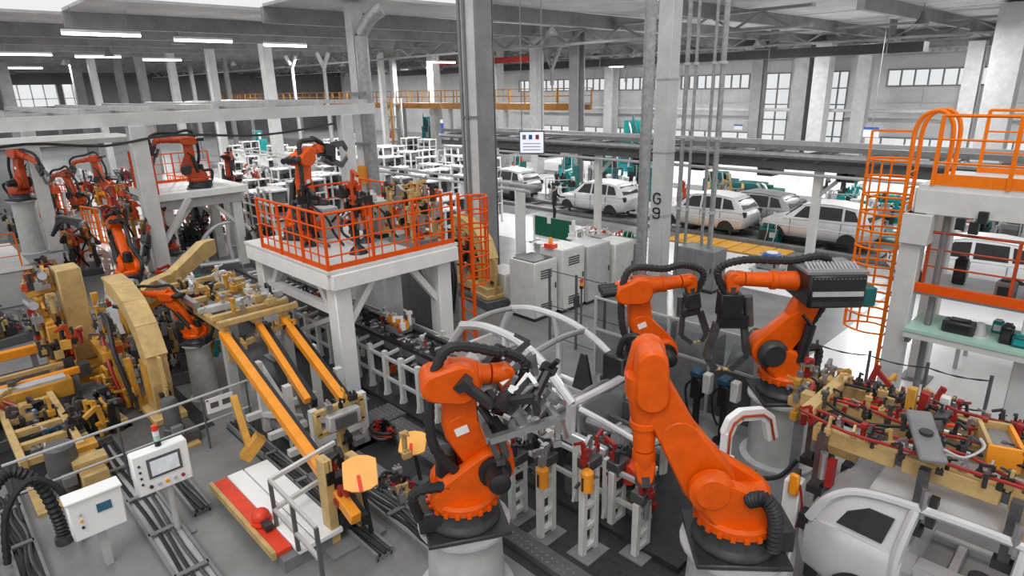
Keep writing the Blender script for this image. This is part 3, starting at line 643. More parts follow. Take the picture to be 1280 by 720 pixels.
railing('rear orange railing of the top deck at the upper right', [(-2.6, 15.5, 4.66), (2.6, 15.5, 4.66)], 1.2, 'ladder_orange', 3, 0, .1, .024, 1.5)
lad = caged_ladder('tall orange caged ladder rising to the top deck at right', (-3.35, 13.85, 0), (0, 1, 0), (-1, 0, 0), 5.1, 1.55, 'ladder_orange', .5, hoops=11, cd=.8)
for s_ in (-1, 1):
    y = s_*.25; MB().tube(smooth_path([(0, y, 5.1), (0, y, 5.55), (.1, y, 5.83), (.33, y, 5.92), (.52, y, 5.8), (.6, y, 5.5), (.6, y, 4.66)], 5), .04, 7).build('grab_loop', 'ladder_orange', lad)
MB().bar((-.7, -.3, 5.55), (0, -.25, 5.55), .04).build('top_bar', 'ladder_orange', lad); MB().bar((-.7, -.3, 4.9), (-.7, -.3, 5.55), .04).build('top_bar', 'ladder_orange', lad)
# items on the shelves
def small_unit(name, label, cat, loc, d, m='grey', extra='dark', rz=0, group=None):
    t = thing(name, label, cat, loc, rz, group); x, y, z = d
    MB().bb(-x/2, x/2, -y/2, y/2, 0, z).build('housing', m, t, bev=min(d)*.12); MB().bb(-x*.35, x*.35, -y/2-.012, -y/2, z*.25, z*.75).build('front_panel', extra, t)
    MB().bb(-x*.3, x*.3, -y*.3, y*.3, z, z+z*.12).build('cap', extra, t); return t
small_unit('charger_unit', 'black instrument with side arm on the glass shelf at right', 'instrument', (-2.05, 13.3, 2.04), (.5, .3, .22), 'dark', 'black')
small_unit('charger_unit', 'square black box standing at the right on the glass shelf', 'box', (-1.35, 13.25, 2.04), (.18, .2, .32), 'black', 'dark')
small_unit('charger_unit', 'dark green box at the right end of the glass shelf', 'box', (-1.15, 13.2, 2.04), (.22, .18, .2), 'teal_dark', 'teal')
small_unit('teal_bottle_box', 'small teal box behind the black arm instrument on the shelf', 'box', (-1.55, 13.75, 2.04), (.16, .16, .22), 'teal', 'white')
small_unit('switch_box', 'grey switch box on the middle deck under the railing', 'box', (-1.55, 13.7, 2.7), (.3, .25, .32), 'grey', 'dark')
small_unit('switch_box', 'tall black motor unit on the middle deck beside the column', 'motor', (-2.35, 14.2, 2.7), (.2, .2, .5), 'black', 'dark')
small_unit('switch_box', 'second black motor unit farther right on the middle deck', 'motor', (-1.2, 14.0, 2.7), (.2, .2, .45), 'black', 'dark')
t = thing('clear_jar', 'translucent pale cone on the glass shelf', 'cone', (-1.75, 13.35, 2.04)); MB().rev((0, 0, 0), ZV, [(0, .13), (.02, .13), (.2, .07), (.24, .06)], 12).build('cone', 'light_grey', t); MB().rev((0, 0, 0), ZV, [(0, .16), (.015, .16)], 12).build('foot', 'offwhite', t)
t = thing('white_work_table', 'long white machine table behind the right platform columns', 'table', (-1.0, 17.2, 0)); MB().bb(-1.6, 4, -.6, .6, .8, .95).build('top', 'white', t); bars(t, 'leg', 'light_grey', [((x, y, 0), (x, y, .8), .08) for x in (-1.5, 1, 3.9) for y in (-.5, .5)])
# low chain barrier in front of the white floor
t = thing('barrier_fence', 'low black post-and-chain barrier across the white floor near the ladder', 'barrier', (-5.2, 12.6, 0))
for k in range(5): po = MB().cyl((k*.95, k*.12, .02), (k*.95, k*.12, 1.45), .03, n=8).build('post', 'mid_grey', t); MB().cyl((k*.95, k*.12, 0), (k*.95, k*.12, .03), .13, n=12).build('foot', 'grey', po)
for k in range(4):
    for z in (1.35, .75, .2): MB().tube([(k*.95+.95*j/6, k*.12+.02*j, z-.05*math.sin(PI*j/6)) for j in range(7)], .014, 5, .3).build('chain', 'dark', t)
# ================================================================ TRANSFER LINE
t = thing('transfer_conveyor', 'long body conveyor with black rails and white posts passing under the platform', 'conveyor', (0, 0, 0))
for y in (7.15, 7.87): MB().bb(-20, -9.3, y-.05, y+.05, 1.12, 1.2).build('slide_rail', 'black', t); MB().bb(-20, -4.6, y-.04, y+.04, .95, 1.11).build('rail_beam', 'mid_grey', t)
for y in (6.75, 8.35):
    for z in (.5, .98): MB().bb(-19.5, -4.2, y-.03, y+.03, z-.03, z+.03).build('stringer', 'light_grey', t)
pm = MB(); pm.bb(-.05, .05, -.05, .05, .06, 1.12); pm.bb(-.12, .12, -.1, .1, 0, .03); pm.bar((0, -.02, .3), (.0, -.09, .02), .05); pm.bar((0, .02, .3), (0, .09, .02), .05); pm.bar((0, 0, 1.0), (0, .4, 1.05), .06); pm = mesh_of(pm, 'offwhite')
for k in range(26):
    x = -19.4+k*.6
    inst('post', pm, t, (x, 6.75, 0))
    if k % 2 == 0: inst('post', pm, t, (x, 8.35, 0), (0, 0, PI))
ro = mesh_of(MB().cyl((0, -.3, 0), (0, .3, 0), .05, n=8), 'steel')
for k in range(40): inst('roller', ro, t, (-19.6+k*.37, 7.51, 1.05))
for k in range(8): MB().bb(-19+k*1.9, -18.85+k*1.9, 6.75, 8.35, .3, .42).build('cross_tie', 'mid_grey', t)
MB().bb(-20, -3.6, 6.55, 8.6, .02, .1).build('drip_tray', 'dark', t)  # coloured dark to paint in the shade beneath the rails
crowd(t, line((-16.5, 7.5, 1.05), (-9.6, 7.5, 1.05), 16)+line((-16.5, 7.35, .42), (-6, 7.2, .42), 20), ('steel', 'steel_dark', 'offwhite', 'orange_dark', 'dark'), 1.1, .2, 11)
t = thing('skid_clamp', 'orange clamp unit with pale arms sitting on the conveyor under the platform', 'clamp', (-11.6, 7.55, 1.2)); MB().bb(-.25, .25, -.2, .2, 0, .12).build('plate', 'grey', t); MB().cyl((-.3, 0, .2), (.3, 0, .2), .11, n=10).build('drum', 'amber', t); crowd(t, [(-.3, .1, .1), (.3, -.1, .1), (0, .2, .1)], ('orange_dark', 'steel', 'white'), 1.2, .05, 5)
# lower apron of the line toward the camera
for i, (x0, x1, y0, y1, nm) in enumerate(((-9.9, -6.9, 5.75, 6.35, 'tread plate left of the front robot'), (-10.6, -9.95, 5.3, 6.5, 'tread plate beside the platform leg'), (-6.9, -3.6, 5.3, 5.6, 'narrow tread plate right of the front robot'))):
    tt = thing('tread_plate', 'dark studded '+nm, 'floor plate', (x0, y0, 0)); MB().bb(0, x1-x0, 0, y1-y0, .0, .12).build('plate', 'mid_grey', tt, bev=.01)
    st = MB(); nx, ny = int((x1-x0)/.1), int((y1-y0)/.1)
    for a in range(nx):
        for b in range(ny): st.box((.05+a*.1, .05+b*.1, .125), (.05, .02, .01), .6 if (a+b) % 2 else -.6)
    st.build('studs', 'grey', tt, kind='stuff')
# ================================================================ BARE CAR FRAME ON THE LINE
t = thing('unpanelled_car', 'bare silver car body frame without panels, behind the front robot', 'car body', (0, 0, 0))
def tb(name, pts, r_, m='body_silver', par=None, n=8, k=6): return MB().tube(smooth_path(pts, k), r_, n).build(name, m, par or t)
for y, s_ in ((7.0, 1), (8.5, -1)):
    i = s_*.1
    tb('roof_rail', [(-8.75, y+i, 2.2), (-8.1, y+i, 2.34), (-7.3, y+i*.9, 2.32), (-6.7, y+i*.6, 2.14), (-6.3, y+i*.2, 1.9), (-5.9, y, 1.62)], .08 if s_ > 0 else .065)
    MB().bar((-9.2, y, 1.0), (-5.2, y, 1.0), .12, .2).build('sill', 'body_silver', t, bev=.02)
    tb('centre_pillar', [(-7.55, y+i*.9, 2.34), (-7.5, y+i*.3, 1.7), (-7.55, y, 1.05)], .065)
    tb('rear_pillar', [(-8.72, y+i, 2.2), (-9.0, y+i*.4, 1.8), (-9.2, y, 1.3), (-9.1, y, 1.0)], .075)
    tb('hinge_pillar', [(-5.92, y, 1.62), (-5.95, y, 1.05)], .09)
    tb('wheel_arch', [(-9.4, y, 1.0), (-9.25, y-.02*s_, 1.35), (-8.95, y-.02*s_, 1.45), (-8.6, y, 1.35), (-8.45, y, 1.0)], .06, 'body_grey')
    tb('front_rail', [(-5.75, y+i*2, 1.3), (-5.2, y+i*2.5, 1.28), (-4.7, y+i*3, 1.15)], .07, 'body_grey')
    tb('fender_rail', [(-5.75, y, 1.58), (-5.3, y+i*.5, 1.5), (-4.75, y+i*2, 1.3)], .05)
    MB().rev((-5.1, y+i*2.4, 1.1), ZV, [(0, .2), (.25, .16), (.3, .09)], 12).build('strut_tower', 'body_grey', t)
MB().bb(-9.3, -5.8, 7.08, 8.54, .93, .97).build('floor_pan', 'body_grey', t)
for x in (-9.15, -8.2, -7.5, -6.7): MB().bb(x-.07, x+.07, 7.08, 8.54, .97, 1.08).build('floor_member', 'body_silver', t, bev=.015)
MB().bb(-9.2, -5.8, 7.7, 7.92, .97, 1.16).build('tunnel', 'body_silver', t, bev=.03)
for x, z in ((-8.7, 2.2), (-6.85, 2.2)): tb('roof_bow', [(x, 7.1, z), (x, 7.8, z+.06), (x, 8.52, z)], .055, 'body_grey')
tb('cowl', [(-5.9, 7.0, 1.62), (-5.85, 7.8, 1.64), (-5.9, 8.5, 1.62)], .07); MB().bb(-5.85, -5.8, 7.05, 8.57, .97, 1.55).build('fire_wall', 'body_grey', t)
tb('dash_beam', [(-6.1, 7.1, 1.5), (-6.15, 7.8, 1.52), (-6.1, 8.5, 1.5)], .05, 'steel')
tb('front_cross_member', [(-4.72, 7.3, 1.18), (-4.65, 7.8, 1.2), (-4.72, 8.32, 1.18)], .06, 'body_grey')
MB().bb(-9.48, -9.4, 7.1, 8.5, 1.0, 1.45).build('rear_panel', 'body_silver', t, bev=.02); MB().bb(-9.4, -8.6, 7.2, 8.4, 1.4, 1.44).build('parcel_shelf', 'body_grey', t)
for x in (-8.3, -6.9): MB().cyl((x, 7.4, .955), (x, 7.4, .985), .1, n=12).build('floor_boss', 'dark', t)
MB().prism([(-.5, 0), (.0, 0), (-.18, .75), (-.3, .75)], (-6.6, 8.45, 1.0), (1, 0, 0), (0, 0, 1), 0, .06).build('inner_bracket', 'dark', t)
# fabricated white posts with swing clamps beside the line
def clamp_post(label, loc, h, m='offwhite', rz=0, tg=None):
    tt = thing('clamp_post', label, 'post', loc, rz, 'clamp posts beside the car frame')
    for s_ in (-1, 1): MB().bb(-.05, .05, s_*.13-.045, s_*.13+.045, .03, h).build('upright', m, tt, bev=.008)
    for k in range(4): MB().bb(-.045, .045, -.09, .09, .1+h*.24*k, .16+h*.24*k).build('web_plate', m, tt)
    MB().bb(-.2, .2, -.25, .25, 0, .03).build('foot_plate', 'grey', tt)
    hd = MB().box((0, 0, h+.08), (.22, .3, .16)).build('head', 'steel_dark', tt, bev=.01); crowd(tt, [(.05, -.1, h+.1), (-.05, .1, h+.1), (0, 0, h*.7)], ('steel', 'dark', 'red'), 1.1, .03, int(h*100))
    if tg:
        o = MB().rev((.12, -.2, h-.25), ZV, [(0, .03), (.02, .09), (.3, .09), (.34, .05)], 12).build('amber_tag', 'amber', tt); MB().bb(.11, .13, -.31, -.285, h-.2, h).build('mark', 'dark', o)
    return tt
clamp_post('white clamp post with amber tag, left of the two front ones', G(683, 668, 0), 1.25, tg=1)
clamp_post('white clamp post with amber tag, right of the two front ones', G(735, 690, 0), 1.45, tg=1)
clamp_post('white clamp post standing right of the front robot without tag', G(648, 645, 0), 1.0)
clamp_post('white clamp post under the nearest robot forearm', G(770, 655, 0), 1.0)
clamp_post('low white clamp post left of the nearest robot base', G(800, 690, 0), .9)
t = thing('valve_island', 'cluster of red and dark valves below the hanging robot forearm', 'valves', G(790, 640, .0)); MB().bb(-.3, .3, -.2, .2, 0, .55).build('stand', 'mid_grey', t); MB().cyl((.1, -.1, .9), (.1, -.35, .9), .17, n=14).build('orange_drum', 'red_bright', t); MB().bb(-.25, .25, -.15, .15, .55, .8).build('manifold', 'dark', t, bev=.02); crowd(t, [(x, y, .8) for x in (-.2, 0, .2) for y in (-.1, .1)]+[(x, -.2, .3) for x in (-.3, 0, .3)], ('red', 'dark', 'steel', 'yellow', 'red'), 1., .04, 21)
for c_, m in enumerate(('teal', 'red', 'black')): MB().tube(smooth_path([(-.2+c_*.1, 0, .8), (-.4+c_*.15, .3, 1.1+.1*c_), (-.5, .6, .7), (-.7+c_*.1, .9, 1.2)]), .025, 6).build('hose', m, t)
t = thing('cable_cabinet', 'black upright cable trunk behind the bare car frame', 'trunk', G(770, 566, 0)); MB().bb(-.22, .22, -.2, .2, 0, 2.0).build('trunk', 'black', t, bev=.03); MB().bb(.22, .5, -.2, .15, .9, 1.25).build('motor_box', 'mid_grey', t, bev=.02); MB().bb(-.35, -.22, -.1, .1, .6, 1.5).build('side_duct', 'dark', t, bev=.02); MB().tube(smooth_path([(0, 0, 2.0), (.1, 0, 2.3), (.35, .1, 2.35), (.5, .2, 2.0)]), .06, 8).build('hose', 'rubber', t)
for i, px in enumerate((868, 901)):
    t = thing('servo_press', ['black servo press with teal cap, left of the two before the grey fence', 'black servo press with teal cap, right of the two before the grey fence'][i], 'press', G(px, 540+12*i, 0)); MB().rev((0, 0, 0), ZV, [(0, .16), (.04, .16), (.05, .07), (.85, .065)], 10).build('post', 'black', t); MB().bb(-.1, .1, -.12, .1, .75, 1.2).build('press_body', 'black', t, bev=.02); MB().bb(-.12, .1, -.14, .12, 1.2, 1.34).build('cap', 'navy', t, bev=.03); MB().bb(.1, .26, -.05, .12, .9, 1.3).build('control_box', 'offwhite', t, bev=.02); MB().tube(smooth_path([(-.1, 0, 1.1), (-.25, 0, .9), (-.2, 0, .5), (-.1, .02, .3)]), .025, 6).build('cable', 'rubber', t)
# ---- grey fence panels and boxes behind the robots
t = thing('panel_fence', 'low grey panel fence with glass top behind the bare car frame', 'fence', (-8.4, 10.75, 0))
for k in range(5):
    x = k*.95; MB().bb(x-.03, x+.03, -.03, .03, 0, 1.95).build('post', 'light_grey', t)
    if k < 4: MB().bb(x+.05, x+.9, -.02, .02, .12, 1.15).build('panel', 'mid_grey' if k % 2 else 'grey', t); MB().bb(x+.05, x+.9, -.01, .01, 1.2, 1.9).build('glass_panel', 'fence_glass', t); MB().bb(x, x+.95, -.025, .025, 1.15, 1.2).build('rail', 'light_grey', t); MB().bb(x, x+.95, -.02, .02, 1.9, 1.94).build('rail', 'light_grey', t)
for k, (x, y, w_, h_, lb) in enumerate(((-7.6, 11.7, 1.0, 1.35, 'grey sloped machine box left behind the glass fence'), (-6.4, 11.8, .9, 1.3, 'grey sloped machine box in the middle behind the glass fence'), (-5.3, 12.0, .7, 1.2, 'grey sloped machine box right behind the glass fence'))):
    t = thing('machine_box', lb, 'machine', (x, y, 0)); MB().prism([(-.4, 0), (.4, 0), (.4, h_), (-.05, h_), (-.4, h_*.62)], (-w_/2, 0, 0), (0, 1, 0), (0, 0, 1), 0, w_, .02).build('housing', 'grey', t); MB().bb(-w_*.35, w_*.35, -.42, -.4, .12, h_*.5).build('door', 'light_grey', t, bev=.005); MB().bb(-w_*.1, w_*.1, -.45, -.42, h_*.3, h_*.34).build('handle', 'dark', t)
# ---- white control cabinets in the middle
for k, (x, y, wx, wy, h_, lb, tp) in enumerate(((-12.3, 12.75, 1.0, .95, 1.75, 'white control cabinet with dark roof grille, nearest of the row', 'mid_grey'), (-12.15, 13.85, .9, 1.0, 1.95, 'white control cabinet second in the row, with side vents', None), (-12.1, 15.0, .9, 1.1, 1.85, 'plain white control cabinet third in the row', None), (-12.0, 16.2, .85, 1.0, 1.7, 'white control cabinet at the far end of the row', None))):
    control_cabinet(lb, (x, y, 0), (wx, wy, h_), 'offwhite' if k != 2 else 'light_grey', k < 2, 'white control cabinets', tp, '+x', doors=1)
control_cabinet('low white cabinet left of the control cabinet row', (-14.0, 13.2, 0), (1.0, .9, 1.0), 'offwhite', False, None, None, '+x')
control_cabinet('grey cabinet right of the lettered column base', (-10.0, 18.3, 0), (1.3, .8, 1.4), 'grey', False)
control_cabinet('wide grey cabinet between the duct and the cabinet row', (-13.3, 18.2, 0), (1.9, .7, 1.2), 'grey', False)
t = thing('signal_lamp', 'small red and amber signal lamp on a post before the white cabinets', 'signal lamp', (-10.6, 12.9, 0)); MB().cyl((0, 0, 0), (0, 0, 1.15), .03, n=8).build('post', 'mid_grey', t); MB().cyl((0, 0, 1.15), (0, 0, 1.23), .06, n=10).build('base', 'black', t); MB().cyl((0, 0, 1.23), (0, 0, 1.33), .055, n=10).build('amber_lens', 'amber', t); MB().cyl((0, 0, 1.33), (0, 0, 1.43), .055, n=10).build('red_lens', 'red_bright', t)
t = thing('wire_fence', 'tall thin wire fence in front of the white cabinets', 'fence', (-10.6, 11.6, 0))
for k in range(4): MB().bb(k*.9-.025, k*.9+.025, -.025, .025, 0, 2.0).build('post', 'mid_grey', t)
for z in (.15, 1.0, 1.95): MB().cyl((0, 0, z), (2.7, 0, z), .015, n=5).build('wire_rail', 'mid_grey', t)
MB().bb(.9, .93, -.1, .1, 1.2, 1.45).build('switch', 'dark', t)
# orange alarm on top of the second cabinet
t = thing('beacon_lamp', 'orange beacon on the second white cabinet', 'beacon', (-12.2, 13.4, 1.95)); MB().bb(-.16, .16, -.12, .12, 0, .12).build('foot', 'red_bright', t); MB().rev((0, 0, .12), ZV, [(0, .06), (.16, .05), (.2, .02)], 10).build('lens', 'amber', t)
# ================================================================ LEFT TAN FIXTURES
def arch(name, label, loc, rz, th, m='tan', sc=1., foot=True):
    t = thing(name, label, 'fixture', loc, rz, None, sc)
    out = [(0, .15), (.12, .8), (.08, 1.4), (-.25, 1.95), (-.8, 2.33), (-1.5, 2.52), (-2.3, 2.55)]; inn = [(-2.3, 2.2), (-1.5, 2.13), (-1.0, 1.95), (-.62, 1.6), (-.45, 1.2), (-.45, .7), (-.6, .15)]
    # side plates made of bevelled segments, one continuous strip
    for y0, y1, mm, nm in ((-th/2, th/2, m, 'arch_web'),):
        b = MB()
        for k in range(6):
            quad = [out[k], out[k+1], inn[5-k], inn[6-k]]
            b.prism([(x, z) for x, z in quad], (0, 0, 0), (1, 0, 0), (0, 0, 1), -y1, -y0)
        b.build(nm, mm, t)
    fl2 = MB()
    for k in range(6): fl2.bar((out[k][0]+.02, 0, out[k][1]), (out[k+1][0]+.02, 0, out[k+1][1]), th+.06, .05)
    fl2.build('outer_flange', m, t)
    if foot:
        MB().bb(-.9, .25, -th*.9, th*.9, 0, .15).build('foot', m, t, bev=.02); MB().bb(-.55, -.1, -th*.5-.02, -th*.5, .4, 1.2).build('access_plate', 'yellow', t)
        MB().bb(-.05, .2, -.1, .1, .55, .63).build('notch', 'dark', t)
    return t
ar = arch('arch_fixture', 'large tan arched fixture frame bending over the left cell', (-13.1, 2.9, .25), 0, .34)
MB().bb(-3.2, .9, -1.0, .3, -.25, 0).build('bed', 'mid_grey', ar, bev=.02); crowd(ar, line((-.5, -.35, .3), (-2.2, -.4, 2.0), 12)+line((-.6, -.45, .1), (-2.8, -.6, .1), 10), ('dark', 'steel', 'orange_dark', 'yellow', 'steel_dark'), 1.4, .12, 31)
for k in range(5): bars(ar, 'brace', 'yellow', [((-.7-.45*k, -.3, .05), (-.75-.45*k, -.35, 1.2+.25*k), .12)])
MB().tube(smooth_path([(-.6, -.4, .3), (-.9, -.5, 1.3), (-1.5, -.4, 1.9), (-2.2, -.5, 1.8)]), .05, 7).build('hose', 'rubber', ar)
MB().tube(smooth_path([(-.9, -.5, .2), (-1.1, -.6, 1.0), (-1.8, -.5, 1.6)]), .035, 7).build('hose', 'red', ar)
t = thing('post_fixture', 'tan box-post fixture with clamps left of the large arch', 'fixture', (-17.4, 2.4, 0)); MB().bb(-.32, .32, -.25, .25, .5, 2.75).build('box_post', 'tan', t, bev=.03); MB().bb(-.8, .8, -.7, .7, 0, .5).build('bed', 'yellow', t, bev=.03)
bars(t, 'arm', 'yellow', [((.3, -.2, 1.2), (1.3, -.5, 1.3), .22), ((.3, .2, .9), (1.5, .2, .8), .25), ((0, -.25, 1.6), (0, -.75, 1.6), .2), ((-.1, -.25, 2.3), (-.2, -.8, 2.2), .16), ((.6, -.6, .5), (.6, -.6, 1.6), .2), ((-.5, -.6, .5), (-.5, -.6, 1.9), .2), ((-.5, -.6, 1.85), (.6, -.6, 1.6), .16)], bev=.015)
crowd(t, line((.5, -.6, .7), (1.4, -.4, 1.4), 8)+line((-.5, -.6, .6), (.5, -.6, 1.9), 10)+line((0, -.4, 1.7), (-.1, -.7, 1.7), 4)+line((-.2, -.4, 2.3), (-.2, -.8, 2.3), 4)+line((.4, .3, .6), (1.5, .3, 1.1), 6), ('dark', 'steel', 'orange_dark', 'yellow', 'tan', 'red'), 1.5, .15, 33)
MB().cyl((-.4, -.8, 2.0), (.5, -.8, 2.1), .1, n=10).build('cylinder', 'steel', t); MB().cyl((-.6, -.4, 2.6), (.4, -.5, 2.7), .09, n=10).build('cylinder', 'steel', t)
t = thing('swing_arm', 'tan swing arm rising to the right behind the large arch', 'fixture', (-16.1, 3.3, 0)); MB().bb(-.4, .4, -.4, .4, 0, .5).build('bed', 'mid_grey', t, bev=.02); MB().bb(-.25, .25, -.25, .25, .5, 2.1).build('column', 'yellow', t, bev=.02)
MB().prism([(-.3, 1.95), (.3, 2.3), (1.0, 2.35), (2.1, 2.85), (2.45, 2.85), (2.45, 2.5), (1.9, 2.35), (.8, 1.95), (-.2, 1.7)], (0, .15, 0), Vector((-.45, .893, 0)), (0, 0, 1), -.14, .14, .015).build('curved_arm', 'tan', t)
bars(t, 'lower_arm', 'amber', [((-.1, .3, 1.75), (-.9, 1.7, 1.9), .18, .24)], bev=.02); crowd(t, line((0, .6, 1.3), (-.9, 2.1, 1.6), 12)+line((.4, .4, 1.0), (.2, 1.5, 1.2), 9)+line((.5, .5, .3), (.5, 2.2, .3), 8), ('red', 'dark', 'steel', 'teal', 'yellow', 'steel_dark'), 1.4, .15, 35)
bars(t, 'clamp_bar', 'yellow', [((.4, .5, .9), (.2, 2.1, 1.1), .14), ((.3, 1.5, .2), (.3, 1.5, 1.1), .14)])
# bright bars running left out of the picture
for i, (x, y1, z, m, w_, lb) in enumerate(((-17.95, 1.75, .8, 'amber', .2, 'bright orange slide bar entering from the left picture edge'), (-16.4, 2.0, .8, 'tan', .1, 'thin tan slide bar, upper of the pair below the orange bar'), (-15.9, 2.2, .75, 'amber', .14, 'orange slide bar, lower of the pair below the first orange bar'))):
    t = thing('slide_bar', lb, 'bar', (x, -1.5, 0)); MB().bb(-w_/2, w_/2, 0, y1+1.5, z-w_/2, z+w_/2).build('bar', m, t, bev=.01)
    for y in (.4, 2.0, y1+1.2): MB().bb(-.06, .06, y-.06, y+.06, 0, z-w_/2).build('stand', 'grey', t)
    MB().bb(-w_, w_, y1+1.3, y1+1.5, z-w_, z+w_).build('end_block', 'steel_dark', t)
t = thing('roller_conveyor', 'tan ladder-shaped roller frame low on the floor at bottom left', 'frame', (-15.6, .3, 0))
for y in (.2, 1.05): MB().bb(.1, 3.0, y-.06, y+.06, .42, .6).build('side_beam', 'tan', t, bev=.01)
for k in range(5): MB().bb(.2+k*.65, .34+k*.65, .26, 1.0, .44, .56).build('rung', 'tan', t)
MB().bb(-.35, .1, -.2, 1.5, .35, .75).build('head_beam', 'yellow', t, bev=.03); MB().bb(-.3, .05, -.1, 1.4, .75, .8).build('top_plate', 'light_grey', t)
for x in (.4, 2.6):
    for y in (.2, 1.05): MB().bb(x-.05, x+.05, y-.05, y+.05, 0, .42).build('leg', 'grey', t)
crowd(t, line((.4, .6, .3), (2.9, .6, .3), 8), ('steel', 'dark', 'navy'), 1.2, .15, 37)
for i, (px, py, h_, r_, lb) in enumerate(((88, 612, .9, .27, 'dark grey stepped motor at the bottom left near the white box'), (222, 556, 1.0, .17, 'dark grey cylinder beside the foot of the tan arch'))):
    t = thing('drive_motor', lb, 'motor', G(px, py, 0)); MB().rev((0, 0, 0), ZV, [(0, r_*1.3), (.06, r_*1.3), (.1, r_*1.1), (h_*.4, r_*1.1), (h_*.42, r_*.9), (h_*.95, r_*.85), (h_, r_*.7)], 16).build('casing', 'mid_grey', t); MB().bb(r_*.9, r_*1.6, -.1, .1, h_*.3, h_*.5).build('terminal_box', 'grey', t, bev=.01); MB().bb(-r_*2, r_*2, -r_*2, r_*2, 0, .05).build('mount_plate', 'tan', t)
t = thing('slotted_fixture', 'tan slotted bracket plates right of the stepped motor', 'bracket', G(110, 600, 0)); MB().bb(-.7, .7, -.15, .25, .1, .45).build('block', 'tan', t, bev=.02); MB().bb(-.5, -.2, -.2, .3, .45, .55).build('lug', 'yellow', t); MB().bb(.2, .5, -.2, .3, .45, .6).build('lug', 'tan', t); MB().bb(-.8, .8, -.25, .3, 0, .1).build('bed', 'grey', t)
# grey machine block with thin orange railing at left edge
t = thing('machine_plinth', 'pale grey machine block at the left edge under a thin orange rail', 'block', (-27.5, .4, 0)); MB().bb(-2.6, 2.2, -1.5, 2.2, 0, 1.15).build('block', 'light_grey', t, bev=.04); MB().bb(-2.65, 2.25, -1.55, 2.25, 1.15, 1.25).build('top_slab', 'white', t, bev=.02); MB().bb(2.2, 3.0, -1.2, .6, 0, .45).build('step', 'light_grey', t, bev=.02)
railing('thin orange rail on top of the pale machine block at left', [(-25.5, -1.1, 1.25), (-25.5, 2.4, 1.25)], 1.1, 'ladder_orange', 3, 0, 0, .02, 1.0)
# ================================================================ TAN CARRIAGE WITH INCLINED RAILS
t = thing('lift_carriage', 'tan carriage frame with three inclined orange rails before the platform', 'carriage', (0, 0, 0))
for y in (4.1, 4.75, 5.35): MB().bb(-16.0, -12.5, y-.07, y+.07, 1.92, 2.08).build('long_beam', 'tan', t, bev=.015)
for x in (-16.0, -15.2, -14.4, -13.6, -12.9, -12.45): MB().bb(x-.06, x+.06, 3.95, 5.6, 2.08, 2.2).build('cross_beam', 'tan' if x != -13.6 else 'light_grey', t, bev=.012)
MB().bb(-13.3, -13.1, 4.0, 5.6, 2.2, 2.32).build('clamp_rail', 'light_grey', t); MB().bb(-16.1, -13.6, 3.9, 4.0, 2.2, 2.34).build('grip_rail', 'steel', t)
for x, y in ((-15.8, 4.1), (-15.8, 5.35), (-12.6, 4.1), (-12.6, 5.35)): MB().bb(x-.09, x+.09, y-.09, y+.09, 0, 1.92).build('leg', 'light_grey', t)
bars(t, 'end_post', 'tan', [((-12.5, 4.1, 1.3), (-12.5, 4.1, 1.95), .12), ((-12.5, 5.35, 1.5), (-12.5, 5.35, 1.95), .12), ((-12.5, 4.1, 1.55), (-12.5, 5.35, 1.75), .1)])
for y0, y1, xe, ze, w_ in ((4.05, 3.6, -7.0, .72, .16), (4.78, 4.55, -10.2, 1.05, .13), (5.3, 5.02, -9.5, .95, .15)):
    MB().bar((-12.6, y0, 1.88), (xe, y1, ze), w_, w_*1.1).build('inclined_rail', 'amber', t, bev=.012)
    MB().bar((-12.6, y0+.13, 1.78), (xe, y1+.13, ze-.1), .1, .2).build('rail_web', 'black', t)
for x, z in ((-11.6, 1.5), (-10.6, 1.3), (-9.8, 1.05)):
    for y in (3.95+.1*(x+12), 5.15): MB().bb(x-.07, x+.07, y+.2, y+.34, 0, z).build('support_leg', 'offwhite', t)
    MB().bb(x-.06, x+.06, 3.9, 5.5, .35, .47).build('floor_tie', 'offwhite', t)
MB().bar((-11.6, 4.2, .4), (-9.8, 5.4, .4), .1).build('floor_tie', 'offwhite', t); MB().bar((-12.2, 4.5, 1.2), (-10.6, 4.5, .3), .12).build('strut', 'offwhite', t); MB().bar((-10.9, 4.7, 1.05), (-10.4, 4.7, .1), .12).build('strut', 'mid_grey', t)
MB().bb(-12.0, -9.6, 4.3, 5.3, .1, .22).build('base_frame', 'grey', t)
bars(t, 'latch', 'yellow', [((-10.9, 3.5, 1.3), (-10.2, 3.4, .55), .12), ((-10.25, 3.3, .4), (-10.15, 3.6, .75), .2)], bev=.01)
crowd(t, line((-16, 4.4, 2.2), (-12.6, 4.4, 2.2), 9)+line((-15.9, 5.1, 2.2), (-12.6, 5.1, 2.2), 9)+line((-12.4, 4.2, 1.6), (-12.4, 5.4, 1.6), 4), ('dark', 'steel', 'tan', 'offwhite', 'yellow'), 1.1, .1, 41)
